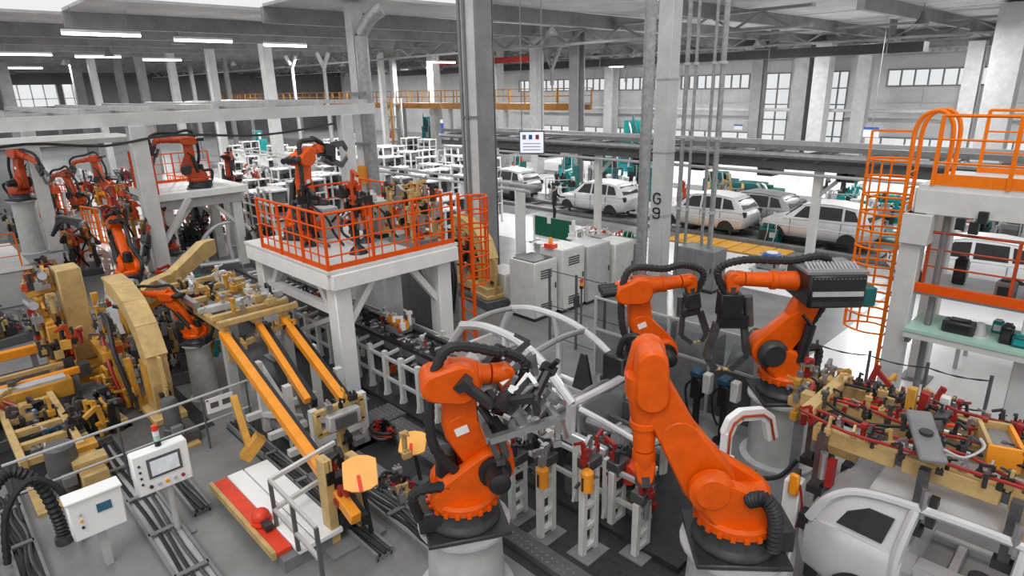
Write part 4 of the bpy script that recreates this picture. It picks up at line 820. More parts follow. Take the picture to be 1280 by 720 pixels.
# tall tan mast with paddles at the end of the rails
t = thing('clamp_mast', 'tan mast with dark clamps at the lower end of the inclined rails', 'mast', G(434, 668, 0)); MB().bb(-.12, .12, -.3, -.16, .05, 1.45).build('upright', 'tan', t, bev=.01); MB().bb(-.12, .12, .16, .3, .05, 1.3).build('upright', 'tan', t, bev=.01); MB().bb(-.4, .4, -.45, .45, 0, .05).build('foot_plate', 'grey', t); crowd(t, [(.1*(-1)**k, (-.1)**(k % 3), .15+.13*k) for k in range(9)], ('dark', 'black', 'steel', 'tan', 'red'), 1.3, .1, 43)
MB().bb(-.1, .1, -.14, .14, .2, .5).build('box', 'dark', t); MB().bb(-.1, .1, -.14, .14, .8, 1.1).build('box', 'black', t)
p = G(425, 520, 1.15); t = thing('clamp_stand', 'tan rectangular end frame with grey device beside the platform leg', 'frame', at(p, 0)); bars(t, 'frame_bar', 'tan', [((0, -.45, .95), (0, .45, .95), .1), ((0, -.45, 1.35), (0, .45, 1.35), .1), ((0, -.42, .95), (0, -.42, 1.35), .1), ((0, .42, .95), (0, .42, 1.35), .1), ((0, 0, 0), (0, 0, .95), .16)], bev=.01); MB().bb(.02, .2, -.3, .3, 1.0, 1.3).build('device', 'light_grey', t, bev=.02); MB().bb(.2, .24, -.2, .2, 1.05, 1.25).build('device_face', 'mid_grey', t); crowd(t, [(.1, -.2, 1.4), (.1, .2, 1.4), (.15, 0, .7), (.15, .1, .45)], ('yellow', 'dark', 'black', 'steel'), 1.1, .05, 45)
def paddle(label, px, py, z, r_, tilt, rz, post):
    t = thing('paddle_sensor', label, 'paddle', G(px, py, z)); o = []
    for k in range(16):
        a = 2*PI*k/16; o.append((max(-.72, min(.72, math.cos(a)))*r_*1.25, math.sin(a)*r_))
    ux = Vector((math.cos(rz), math.sin(rz), 0)); uy = Vector((-math.sin(rz)*math.cos(tilt), math.cos(rz)*math.cos(tilt), math.sin(tilt)))
    pl = MB().prism(o, (0, 0, 0), ux, uy, -.02, .02, .006).build('plate', 'paddle', t); nn = ux.cross(uy)
    b = MB(); b.bar(ux*(-r_*.1)-uy*r_*.1+nn*.025, -ux*.0-uy*r_*1.0+nn*.025, .05, .02); b.build('stripe', 'red_bright', pl)
    MB().bar(-nn*.02, Vector((post[0], post[1], -z)), .05).build('stem', 'dark', t); MB().cyl((post[0], post[1], -z), (post[0], post[1], -z+.04), .15, n=12).build('foot', 'mid_grey', t)
    return t
paddle('larger orange paddle plate with red stripe below the tan end frame', 450, 592, 1.25, .27, R(40), R(60), (-.1, .15))
paddle('smaller pale orange paddle plate with red stripe left of the front robot', 516, 554, .8, .25, R(22), R(45), (.0, .1))
for i, (px, py, lb) in enumerate(((478, 545, 'dark cable coil on the tread plate between the paddles'), (492, 612, 'loose cable and clamp heap in front of the larger paddle'))):
    t = thing('cable_coil', lb, 'cable', G(px, py, .13 if i == 0 else .0)); rg = random.Random(i)
    for k in range(5): MB().tube(smooth_path([(.3*math.cos(a)*rg.uniform(.7, 1.2), .2*math.sin(a)*rg.uniform(.7, 1.2), .04+.04*k) for a in [j*PI/3+k for j in range(7)]], 4), .025, 6).build('loop', ('rubber', 'steel_dark', 'orange_dark', 'black', 'dark')[k], t)
    crowd(t, [(-.2, 0, .0), (.15, .1, .0), (.0, -.15, .0), (.3, 0, 0)], ('dark', 'steel', 'red', 'black'), .9, .05, 47+i)
# ---- operator panels, rails and table at the bottom left
t = thing('operator_panel', 'white operator panel with grey screen and button row on a post', 'control panel', (-9.5, 1.9, 0))
MB().bb(-.2, 0, -.38, .38, .88, 1.55).build('housing', 'panel_white', t, bev=.02); MB().cyl((-.1, .05, 0), (-.1, .05, .88), .05, n=10).build('post', 'light_grey', t); MB().bb(-.3, .1, -.15, .25, 0, .03).build('foot', 'grey', t)
MB().bb(0, .015, -.2, .26, 1.12, 1.44).build('screen_bezel', 'mid_grey', t); MB().bb(.015, .02, -.16, .22, 1.16, 1.40).build('screen', 'screen_dim', t)
for k, m in enumerate(('dark', 'light_grey', 'amber', 'light_grey', 'red')): MB().cyl((0, -.2+k*.11, 1.0), (.03, -.2+k*.11, 1.0), .026, n=10).build('push_button', m, t)
for k in range(4): MB().cyl((0, -.3, 1.08+k*.1), (.02, -.3, 1.08+k*.1), .018, n=8).build('indicator', 'dark', t)
for k, m in enumerate(('black', 'glass_green', 'white', 'red_bright')): MB().cyl((-.1, .02, 1.55+.085*k), (-.1, .02, 1.63+.085*k), .045, n=10).build('stack_light', m, t)
t = thing('terminal_box', 'white terminal box with small blue display at the bottom left', 'control box', (-9.5, 1.0, 0)); MB().bb(-.25, 0, -.33, .33, .6, 1.2).build('housing', 'panel_white', t, bev=.02); MB().bb(-.27, .03, -.35, .35, 1.2, 1.24).build('lid', 'panel_white', t, bev=.01); MB().bb(0, .012, 0, .18, .93, 1.06).build('display', 'lcd_blue', t); MB().bb(-.18, -.08, -.05, .05, 0, .6).build('post', 'light_grey', t)
for k in range(3): MB().cyl((0, -.2, .8+.1*k), (.025, -.2, .8+.1*k), .02, n=8).build('button', ('dark', 'amber', 'light_grey')[k], t)
t = thing('pipe_handrail', 'thin grey pipe handrail crossing the lower left cell', 'handrail', (-11.6, .2, 0)); MB().cyl((0, 0, 1.1), (-.2, 3.9, 1.1), .026, n=8).build('top_rail', 'light_grey', t); MB().cyl((0, 0, .55), (-.2, 3.9, .55), .02, n=8).build('mid_rail', 'light_grey', t)
for y in (.05, 1.6, 3.0, 3.85): MB().cyl((-.05*y, y, 0), (-.05*y, y, 1.1), .022, n=8).build('post', 'mid_grey', t)
sg = MB().bb(-.12, -.1, 3.05, 3.55, .72, 1.02).build('notice_plate', 'panel_white', t)
for k in range(2): MB().bb(-.1, -.095, 3.12+k*.22, 3.27+k*.22, .82, .93).build('notice_print', 'mid_grey', sg)
MB().bb(-.1, -.095, 3.06, 3.1, .98, 1.01).build('notice_corner', 'red', sg)
p = G(264, 603, .3); q = G(408, 640, .3); L = q.x-p.x+.5; W_ = q.y-p.y
t = thing('floor_platform', 'low white floor platform with red edge strip at the bottom left', 'platform', (p.x, p.y, 0)); MB().bb(0, L, .26, W_*.55, .22, .3).build('top_plate', 'panel_white', t, bev=.01); MB().bb(0, L, W_*.55+.02, W_, .22, .3).build('top_plate', 'panel_white', t, bev=.01); MB().bb(0, 2.4, .02, .25, .2, .28).build('red_strip', 'red_bright', t, bev=.01); MB().bb(0, 2.4, -.04, .02, .18, .3).build('edge_trim', 'tan', t); MB().bb(.05, L-.05, .05, W_-.05, 0, .2).build('base', 'grey', t)
t = thing('orange_helmet', 'orange rounded cap at the corner of the white floor platform', 'cap', G(327, 652, .3)); MB().sph((0, 0, .1), .14, 12, 8, .9).build('dome', 'red_bright', t); MB().cyl((0, 0, 0), (0, 0, .05), .16, n=14).build('brim', 'red_bright', t); MB().bb(.1, .3, -.06, .06, 0, .1).build('clip', 'dark', t)
t = thing('square_handrail', 'pale square-tube guard rail over the white floor platform', 'handrail', at(G(337, 600, 1.1), .3))
q = t.location; pa = G(337, 600, 1.1)-q; pb = G(418, 553, 1.1)-q; pc = G(395, 660, 1.1)-q
for z in (0, -.5):
    d = Vector((0, 0, z)); MB().bar(pa+d, pb+d, .06).build('rail', 'offwhite', t); MB().bar(pa+d, pc+d, .05).build('rail', 'light_grey', t)
for v in (pa, pb, pc, pa.lerp(pc, .5)): MB().bar((v.x, v.y, 0), v, .05).build('post', 'mid_grey', t)
t = thing('corrugated_hose', 'black corrugated hose looping at the bottom left corner', 'hose', G(40, 690, 0)); b_ = [(0, -.5, .1), (-.1, -.35, .9), (-.15, 0, 1.3), (-.1, .3, 1.0), (0, .4, .4), (.1, .4, .05)]; MB().tube(smooth_path(b_, 14), .085, 10, .12).build('hose', 'rubber', t); MB().tube(smooth_path([(v[0]+.2, v[1]+.2, v[2]*.9) for v in b_], 14), .05, 8, .1).build('inner_hose', 'rubber', t); MB().cyl((.1, .4, 0), (.1, .4, .12), .12, n=12).build('coupling', 'steel_dark', t)
# ================================================================ CAR BODIES
def car(label, loc, rz, m='body_grey', roof='body_white', sc=1., group=None, name='unfinished_car', opened=False):
    t = thing(name, label, 'car body', loc, rz, group, sc)
    def ring(x, z0, zt, hw): return [Vector((x, y*hw, z)) for y, z in ((-.88, z0), (-1, z0+.14), (-1.0, z0+.4), (-.985, zt-.1), (-.93, zt), (-.4, zt+.02), (.4, zt+.02), (.93, zt), (.985, zt-.1), (1.0, z0+.4), (1, z0+.14), (.88, z0))]
    RS = ((-2.2, .5, .92, .70), (-2.1, .36, 1.03, .82), (-1.8, .3, 1.07, .88), (-1.08, .28, 1.05, .9), (0, .28, 1.02, .9), (.92, .28, 1.0, .9), (1.6, .3, .94, .87), (2.0, .36, .84, .80), (2.18, .48, .72, .68))
    if not opened: MB().loft([ring(*r_) for r_ in RS]).build('lower_body', m, t)
    else:
        MB().loft([ring(*r_) for r_ in RS[:4]]).build('rear_body', m, t); MB().loft([ring(*r_) for r_ in RS[5:]]).build('front_body', m, t)
        MB().bb(-1.1, .95, -.8, .8, .30, .36).build('floor_pan', 'body_grey', t); MB().bb(-1.1, .95, -.14, .14, .36, .52).build('tunnel', m, t, bev=.03)
        for x in (-.75, -.1, .5): MB().bb(x-.06, x+.06, -.78, .78, .36, .46).build('floor_member', 'steel', t, bev=.02)
        for x, y in ((-.5, -.45), (.2, -.45), (-.5, .4), (.25, .4)): MB().cyl((x, y, .36), (x, y, .39), .12, n=12).build('floor_boss', 'dark', t)
        for s_ in (-1, 1):
            MB().bb(-1.15, 1.0, s_*.85-.06, s_*.85+.06, .28, .46).build('sill', m, t, bev=.02)
            for P_, r_ in (([(1.1, .84, 1.02), (.5, .66, 1.52), (.05, .65, 1.63), (-.7, .66, 1.65), (-1.55, .66, 1.57), (-1.9, .73, 1.38), (-2.08, .8, 1.05)], .055), ([(-.15, .65, 1.62), (-.17, .80, 1.05), (-.17, .86, .42)], .05), ([(-1.08, .66, 1.6), (-1.14, .84, 1.05), (-1.1, .87, .6)], .06), ([(.93, .86, 1.0), (.95, .87, .45)], .06)): MB().tube(smooth_path([Vector((a_, b_*s_, c_)) for a_, b_, c_ in P_], 5), r_, 8).build('pillar', m, t)
            qv = [Vector((x, s_*(y-.03), z)) for x, y, z in ((-2.05, .8, 1.05), (-1.14, .85, 1.05), (-1.1, .67, 1.57), (-1.55, .67, 1.55), (-1.9, .74, 1.36))]; qi = [v-Vector((0, s_*.04, 0)) for v in qv]
            MB().add(qv+qi, [(0, 1, 2, 3, 4), (9, 8, 7, 6, 5)]+[(k, (k+1) % 5, 5+(k+1) % 5, 5+k) for k in range(5)]).build('quarter_panel', m, t)
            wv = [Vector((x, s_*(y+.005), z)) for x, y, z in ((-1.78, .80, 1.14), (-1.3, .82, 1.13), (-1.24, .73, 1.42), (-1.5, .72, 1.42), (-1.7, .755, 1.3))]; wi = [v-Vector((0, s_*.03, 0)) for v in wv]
            MB().add(wv+wi, [(0, 1, 2, 3, 4), (9, 8, 7, 6, 5)]+[(k, (k+1) % 5, 5+(k+1) % 5, 5+k) for k in range(5)]).build('quarter_opening', 'cavity_shade', t)
        MB().bb(.86, .95, -.8, .8, .36, 1.0).build('fire_wall', 'body_grey', t); MB().tube([(.7, -.75, .9), (.66, 0, .92), (.7, .75, .9)], .05, 8).build('dash_beam', 'steel', t)
        for x, z in ((-1.5, 1.56), (-.2, 1.62), (.4, 1.56)): MB().bb(x-.05, x+.05, -.64, .64, z-.03, z).build('roof_bow', 'body_grey', t)
    gs = ((-2.08, 1.02, 1.10, .84, .80), (-1.85, 1.03, 1.42, .86, .72), (-1.55, 1.03, 1.60, .87, .66), (-.7, 1.03, 1.68, .87, .66), (.1, 1.02, 1.66, .87, .65), (.5, 1.01, 1.55, .87, .65), (1.15, .99, 1.02, .86, .80))
    def gy(x, z):
        for a, b in zip(gs[:-1], gs[1:]):
            if a[0] <= x <= b[0]:
                k = (x-a[0])/(b[0]-a[0]); zb, zt, wb_, wt = [a[j]+(b[j]-a[j])*k for j in range(1, 5)]
                return wb_+(wt-wb_)*min(1, max(0, (z-zb)/max(zt-zb, .01))), zt
        return .8, 1.
    if not opened: MB().loft([[Vector((x, -wb_, zb)), Vector((x, -wt, zt-.04)), Vector((x, -wt+.08, zt)), Vector((x, 0, zt+.02)), Vector((x, wt-.08, zt)), Vector((x, wt, zt-.04)), Vector((x, wb_, zb))] for x, zb, zt, wb_, wt in gs]).build('cabin', m, t)
    # roof skin
    rr = MB()
    rr.loft([[Vector((x, -wt+.02, zt+.0)), Vector((x, -wt+.1, zt+.025)), Vector((x, 0, zt+.045)), Vector((x, wt-.1, zt+.025)), Vector((x, wt-.02, zt))] for x, zb, zt, wb_, wt in gs[2:6]]); rr.build('roof', roof, t)
    wins = [[(-.12, 1.1), (.72, 1.08), (.36, 1.52), (-.1, 1.58)], [(-1.1, 1.12), (-.22, 1.1), (-.2, 1.58), (-1.05, 1.58)], [(-1.72, 1.16), (-1.2, 1.13), (-1.15, 1.56), (-1.5, 1.5)]]
    for s_ in (-1, 1):
        for wv in (wins if not opened else []):
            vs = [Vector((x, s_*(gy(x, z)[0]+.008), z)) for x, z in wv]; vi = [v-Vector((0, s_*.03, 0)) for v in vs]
            MB().add(vs+vi, [(0, 1, 2, 3), (7, 6, 5, 4), (0, 4, 5, 1), (1, 5, 6, 2), (2, 6, 7, 3), (3, 7, 4, 0)]).build('window_opening', 'cavity_shade', t)  # solid dark plate, its colour stands for the shaded interior
        for x in (-1.4, 1.38): MB().prism([(.37*math.cos(a*PI/10), .37*math.sin(a*PI/10)) for a in range(11)], (x, s_*.88+(.03 if s_ < 0 else 0), .29), (1, 0, 0), (0, 0, 1), -.02, .05).build('wheel_arch', 'cavity_shade', t)
        if not opened: MB().bb(-2.0, 1.9, s_*.905-.01, s_*.905+.01, .70, .73).build('swage_line', roof, t)
        for x in ((-.18, .82, -1.12) if not opened else ()): MB().bb(x-.008, x+.008, s_*.895-.012, s_*.895+.012, .36, 1.0).build('door_gap', 'dark', t)
        MB().bb(1.95, 2.1, s_*.66-.12, s_*.66+.1, .68, .8).build('lamp_opening', 'cavity_shade', t); MB().bb(-2.2, -2.08, s_*.7-.1, s_*.7+.08, .85, 1.05).build('lamp_opening', 'cavity_shade', t)
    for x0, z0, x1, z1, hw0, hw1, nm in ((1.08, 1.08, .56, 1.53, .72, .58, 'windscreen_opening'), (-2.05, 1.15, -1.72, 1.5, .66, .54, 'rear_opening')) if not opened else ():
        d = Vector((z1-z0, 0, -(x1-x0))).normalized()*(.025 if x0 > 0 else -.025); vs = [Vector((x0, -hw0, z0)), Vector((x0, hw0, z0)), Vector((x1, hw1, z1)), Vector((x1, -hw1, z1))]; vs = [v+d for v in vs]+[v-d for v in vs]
        MB().add(vs, [(0, 1, 2, 3), (7, 6, 5, 4), (0, 4, 5, 1), (1, 5, 6, 2), (2, 6, 7, 3), (3, 7, 4, 0)]).build(nm, 'cavity_shade', t)
    for s_ in (-1, 1):
        MB().bb(-1.9, 1.9, s_*.55-.06, s_*.55+.06, .18, .3).build('skid', 'mid_grey', t)
        for x in (-1.5, 1.5): MB().bb(x-.06, x+.06, s_*.55-.06, s_*.55+.06, 0, .18).build('skid_foot', 'mid_grey', t)
    return t
c1 = car('white-roofed car body on the line behind the orange ladder cage', (-9.4, 26.5, .16), PI, 'body_silver')
p = PY(737, 266, 25.2); c2 = car('pale car body on the line with a worker at its nose', (p.x, 25.9, .16), PI, 'body_silver')
p = PY(870, 288, 25.2); c3 = car('pale car body half hidden by the lettered column', (p.x, 26.0, .16), PI, 'body_silver')
p = PY(634, 255, 26.5); c4 = car('pale car body left of the worker, beside the centre column', (p.x, 26.6, .16), PI, 'body_grey')
p = PY(926, 287, 27.5); c5 = car('dark grey stripped car body between the second and last line bodies', (p.x, 28.4, 0), PI, 'body_grey', 'body_grey')
p = PY(1205, 330, 23.5); c6 = car('white car body seen under the right platform deck', (p.x, 24.2, 0), PI, 'body_white')
t = thing('line_bed', 'low grey track carrying the finished car bodies across the hall', 'track', (0, 0, 0))
for y in (25.2, 26.8): MB().bb(-34, 2, y-.18, y+.18, .02, .16).build('track_rail', 'grey', t)
for k in range(18): MB().bb(-33+k*2, -32.8+k*2, 25.38, 26.62, .02, .12).build('tie', 'mid_grey', t)
c7 = car('silver car shell with open door apertures under the red-hosed rack', (-.05, 7.82, .38), 0, 'body_silver', 'body_silver', 1.02, opened=True)
# ================================================================ GUN RACK OVER THE NEAR CAR
t = thing('clamp_rack', 'tan beam rack with red hoses and clamps over the near silver car', 'rack', (0, 0, 0))
for y, x0, x1, z in ((7.35, -2.35, 1.5, 2.42), (7.95, -2.75, 1.5, 2.5), (8.55, -2.75, 1.5, 2.5)):
    n = 4; L = (x1-x0)/n
    for k in range(n): MB().bb(x0+k*L, x0+k*L+L*.93, y-.075, y+.075, z-.1, z+.1).build('beam', 'tan', t, bev=.012)
    MB().bb(x0, x1, y-.04, y+.04, z-.06, z+.06).build('beam_core', 'steel_dark', t)
for x in (-2.45, -1.25, -.1, 1.0): MB().bb(x-.07, x+.07, 7.3, 8.6, 2.6, 2.72).build('cross_beam', 'steel_dark' if x > -2 else 'tan', t, bev=.01)
for x, y in ((-2.6, 8.75), (-.2, 8.85), (1.4, 8.75), (1.4, 7.2)): MB().bb(x-.07, x+.07, y-.07, y+.07, 0, 2.5).build('post', 'offwhite', t)
for k, (x, y) in enumerate(((-2.2, 7.2), (-1.15, 7.2), (-.35, 7.2), (.5, 7.2), (-2.5, 7.75))):
    d_ = MB().bb(x-.05, x+.05, y-.05, y+.05, 1.75, 2.5).build('drop_clamp', 'steel_dark', t); MB().bb(x-.09, x+.09, y-.07, y+.07, 1.7, 1.8).build('clamp_foot', 'dark', d_); MB().cyl((x+.06, y-.06, 1.95), (x+.06, y-.06, 2.3), .045, n=8).build('cylinder', 'steel', d_)
    MB().bb(x+.1, x+.18, y-.06, y+.06, 1.85, 2.2).build('clamp_block', ('red', 'dark', 'tan', 'red', 'dark')[k], d_)
for k in range(7):
    y = 7.22+k*.22; rg = random.Random(k); MB().tube(smooth_path([(-2.5+.55*j, y+rg.uniform(-.06, .06), 2.62+rg.uniform(-.04, .08)) for j in range(8)], 4), .022, 6).build('air_hose', ('red', 'red', 'rubber', 'red', 'red_bright', 'rubber', 'red')[k], t)
crowd(t, line((-2.5, 7.35, 2.5), (1.3, 7.35, 2.5), 22)+line((-2.6, 7.95, 2.58), (1.3, 7.95, 2.58), 22)+line((-2.6, 8.55, 2.58), (1.3, 8.55, 2.58), 22)+line((-2.5, 7.65, 2.62), (1.2, 7.65, 2.62), 10)+line((-2.5, 8.25, 2.66), (1.2, 8.25, 2.66), 12), ('dark', 'steel', 'steel_dark', 'tan', 'steel_dark', 'red', 'black', 'dark'), .7, .07, 51)
for k, (px, m) in enumerate(((1135, 'yellow'), (1152, 'red'), (1178, 'offwhite'))): q = G(px, 520, 2.6); MB().bb(q.x-.05, q.x+.05, q.y-.05, q.y+.05, 2.55, 2.98-.06*k).build('upright_block', m, t, bev=.01)
p = G(1156, 550, 2.75); q = MB(); q.box((p.x, p.y, 2.8), (.75, .26, .07), rot=Matrix.Rotation(R(-62), 3, 'Z') @ Matrix.Rotation(R(16), 3, 'Y')); q.build('grey_plate', 'grey', t, bev=.02); MB().rev((p.x, p.y, 2.83), ZV, [(0, .07), (.03, .07)], 10).build('plate_hole', 'dark', t)
MB().tube(smooth_path([G(1180, 562, 2.8), G(1205, 572, 2.72), G(1230, 560, 2.8), G(1225, 548, 2.85)], 5), .015, 5).build('grey_cable', 'light_grey', t)
p = G(1254, 580, 2.62); t = thing('orange_tray', 'orange-fronted tray box standing on the clamp rack at far right', 'box', p, R(4)); MB().bb(-.09, .42, -.17, .17, .0, .04).build('bottom', 'grey', t)
# the tray is long away from the viewer: front panel orange, cheeks tan, grey mesh top
for o in t.children: bpy.data.objects.remove(o)
MB().bb(-.16, .16, -.02, .02, -.08, .2).build('front_panel', 'amber', t, bev=.01); MB().bb(-.16, -.12, .02, .55, -.05, .2).build('cheek', 'tan', t); MB().bb(.12, .16, .02, .55, -.05, .2).build('cheek', 'amber', t); MB().bb(-.12, .12, .02, .55, .08, .12).build('mesh_floor', 'grey', t); MB().bb(-.16, .16, .55, .59, -.05, .2).build('back_panel', 'tan', t)
t.rotation_euler = (0, 0, R(20))
# white C gun on a stand and the white post beside it
t = thing('c_gun', 'white C-shaped welding frame standing beside the nearest robot', 'weld gun', G(897, 668, 0)); ux = Vector((.45, .893, 0))
ctr = [(0, 0), (0, .5), (.06, .66), (.2, .74), (.55, .7), (.68, .6), (.78, .25)]
b = MB()
for (x0, z0), (x1, z1) in zip(ctr[:-1], ctr[1:]): b.bar(ux*x0+Vector((0, 0, 1.25+z0)), ux*x1+Vector((0, 0, 1.25+z1)), .1, .17)
for x0, z0 in ctr[1:-1]:
    c_ = ux*x0+Vector((0, 0, 1.25+z0)); nn = ux.cross(Vector((0, 0, 1))); b.cyl(c_-nn*.05, c_+nn*.05, .085, n=12)
b.build('c_frame', 'panel_white', t); MB().tube([ux*x+Vector((.06, -.03, 1.25+z)) for x, z in ctr], .018, 6).build('copper_cable', 'orange_dark', t)
MB().bb(-.1, .1, -.1, .1, 0, 1.2).build('stand', 'mid_grey', t); MB().box((0, 0, 1.25), (.2, .22, .2)).build('mount_plate', 'panel_white', t, bev=.01)
for z in (1.2, 1.3):
    for s_ in (-.05, .05): MB().cyl((.1, s_, z), (.125, s_, z), .022, n=8).build('bolt', 'dark', t)
MB().tube(smooth_path([(.1, .1, 1.15), (.3, .3, 1.0), (.6, .5, 1.05), (.75, .7, 1.3)]), .035, 7).build('cable', 'rubber', t); crowd(t, [(.15, .2, .6), (.3, .3, .5), (.25, .45, .7), (.4, .5, .5)], ('dark', 'black', 'yellow', 'steel'), 1.2, .08, 53)
t = thing('tag_post', 'white square post with an orange switch tag left of the silver car', 'post', (-2.48, 7.3, 0)); MB().bb(-.1, .1, -.1, .1, 0, 1.7).build('post', 'panel_white', t, bev=.015); MB().bb(-.02, .1, -.17, -.1, 1.55, 1.85).build('switch_tag', 'amber', t, bev=.02); MB().bb(-.03, .03, -.12, .1, 1.7, 1.8).build('bracket', 'dark', t); MB().tube(smooth_path([(.1, -.1, 1.7), (.16, -.12, 1.4), (.12, -.12, 1.1)]), .015, 5).build('red_wire', 'red', t)
t = thing('clamp_arm_unit', 'black curved clamp arm at the left end of the tan rack', 'clamp', (-2.3, 7.8, 0)); MB().bb(-.07, .07, -.07, .07, 0, 1.9).build('stand', 'steel_dark', t); MB().tube(smooth_path([(0, 0, 1.85), (-.1, -.05, 2.1), (-.05, .1, 2.4), (.15, .25, 2.55)]), .085, 9).build('curved_arm', 'dark', t); MB().bb(-.15, .35, -.06, .1, 1.95, 2.15).build('tan_bar', 'tan', t, bev=.01); crowd(t, [(0, .1, 2.1), (.2, .2, 2.3), (.1, 0, 2.2), (.3, .3, 2.4)], ('dark', 'steel', 'black', 'red'), 1., .05, 55)
# second row of clamps at the far side of the rack
t = thing('clamp_rack', 'dense tan clamp cluster with red arms at the foot of the orange ladder', 'rack', G(1048, 530, 1.6)); q = t.location.copy(); t.location = at(q, 0)
for x in (-.55, .6): MB().bb(x-.06, x+.06, -.06, .06, 0, 2.0).build('leg', 'grey', t)
for z, y in ((1.75, 0), (2.0, .25)): MB().bb(-.75, 1.2, y-.07, y+.07, z-.08, z+.08).build('beam', 'tan', t, bev=.012)
bars(t, 'red_arm', 'red', [((.2, .1, 2.0), (.35, .2, 2.6), .06), ((.35, .2, 2.5), (.75, .25, 2.1), .06), ((1.0, .2, 2.0), (1.15, .25, 2.5), .07), ((-.2, .1, 2.1), (.2, .15, 2.25), .05)])
crowd(t, line((-.7, 0, 1.8), (1.2, 0, 1.8), 14)+line((-.7, .25, 2.05), (1.2, .25, 2.05), 14)+line((-.7, -.1, 1.5), (0, -.1, 1.5), 6), ('tan', 'dark', 'steel', 'red', 'yellow', 'steel'), 1.1, .1, 57)
# ================================================================ OVERHEAD CONVEYOR, CATWALK
t = thing('overhead_conveyor', 'long grey overhead conveyor crossing the hall behind the lettered column', 'conveyor', (0, 20.2, 0))
for y, z, w_, h_, m in ((-.5, 4.55, .16, .14, 'grey'), (.5, 4.6, .16, .14, 'light_grey'), (-.55, 4.0, .14, .2, 'mid_grey'), (.55, 4.0, .14, .2, 'mid_grey'), (0, 4.25, .5, .18, 'steel_dark')): MB().bb(-25, 6, y-w_/2, y+w_/2, z-h_/2, z+h_/2).build('beam', m, t)
MB().cyl((-25, -.7, 4.32), (6, -.7, 4.32), .09, n=8).build('pipe', 'galv', t); MB().cyl((-25, -.62, 3.78), (6, -.62, 3.78), .05, n=8).build('pipe', 'light_grey', t)
for k in range(20): x = -24.5+k*1.55; MB().bar((x, -.52, 4.05), (x+.75, -.52, 4.5), .06).build('web', 'grey', t); MB().bb(x-.05, x+.05, -.6, .6, 4.34, 4.42).build('tie', 'mid_grey', t)
for x in (-22.5, -15.5, -7.2, .8):
    lg = MB().bb(x-.11, x+.11, -.5, -.28, 0, 3.9).build('leg', 'offwhite', t); MB().bar((x, -.4, 3.1), (x+.8, -.4, 3.9), .1).build('brace', 'light_grey', lg)
for k in range(12): x = -23.5+k*2.4; MB().bb(x, x+.5, -.45, .45, 3.62, 3.9).build('carrier', 'dark' if k % 3 else 'steel_dark', t, bev=.02)
t = thing('catwalk', 'orange steel catwalk with railing high across the back of the hall', 'catwalk', (-32.0, 38, 0)); L = 72
MB().bb(-L, 0, -.1, .1, 4.65, 5.15).build('edge_girder', 'ochre', t); MB().bb(-L, 0, .1, 1.8, 5.0, 5.15).build('deck', 'grey', t); MB().bb(-L, 0, 1.75, 1.95, 4.65, 5.15).build('edge_girder', 'ochre', t)
for y in (0, 1.85):
    for z in (.55, 1.1): MB().bb(-L, 0, y-.03, y+.03, 5.15+z-.03, 5.15+z+.03).build('rail', 'ochre', t)
pm = mesh_of(MB().bb(-.04, .04, -.04, .04, 0, 1.1), 'ochre')
for k in range(41):
    for y in (0, 1.85): inst('rail_post', pm, t, (-L*k/40, y, 5.15))
for k in range(10): lg = MB().bb(-1-k*7.5-.15, -1-k*7.5+.15, .7, 1.0, 0, 5.0).build('leg', 'light_grey', t)
t = thing('stair_tower', 'orange latticed stair tower below the catwalk left of centre', 'tower', at(PY(492, 150, 36.5), 0))
for x in (-.6, .6):
    for y in (-.6, .6): MB().bb(x-.07, x+.07, y-.07, y+.07, 0, 5.6).build('post', 'offwhite' if y > 0 else 'ochre', t)
for k in range(4): MB().bar((-.6, -.6, .4+k*1.2), (.6, -.6, 1.6+k*1.2), .08).build('stair_flight', 'ochre', t); MB().bb(-.65, .65, -.65, .65, 1.5+k*1.2, 1.56+k*1.2).build('landing', 'grey', t)
# red crane beam pieces near the roof
for i, (px0, px1, py, Y) in enumerate(((545, 568, 79, 42), (603, 662, 77, 42))):
    a = PY(px0, py, Y); b = PY(px1, py, Y); t = thing('crane_bridge', ['short red crane beam left of the centre column', 'red crane beam right of the centre column'][i], 'crane', (a.x, Y, a.z)); MB().bb(0, b.x-a.x, -.25, .25, -.25, .25).build('girder', 'red', t); MB().bb(.3, .7, -.3, .3, -.7, -.25).build('hoist', 'mid_grey', t); MB().cyl((.5, 0, .25), (.5, 0, 10.05-a.z), .05, n=6).build('hanger', 'grey', t)
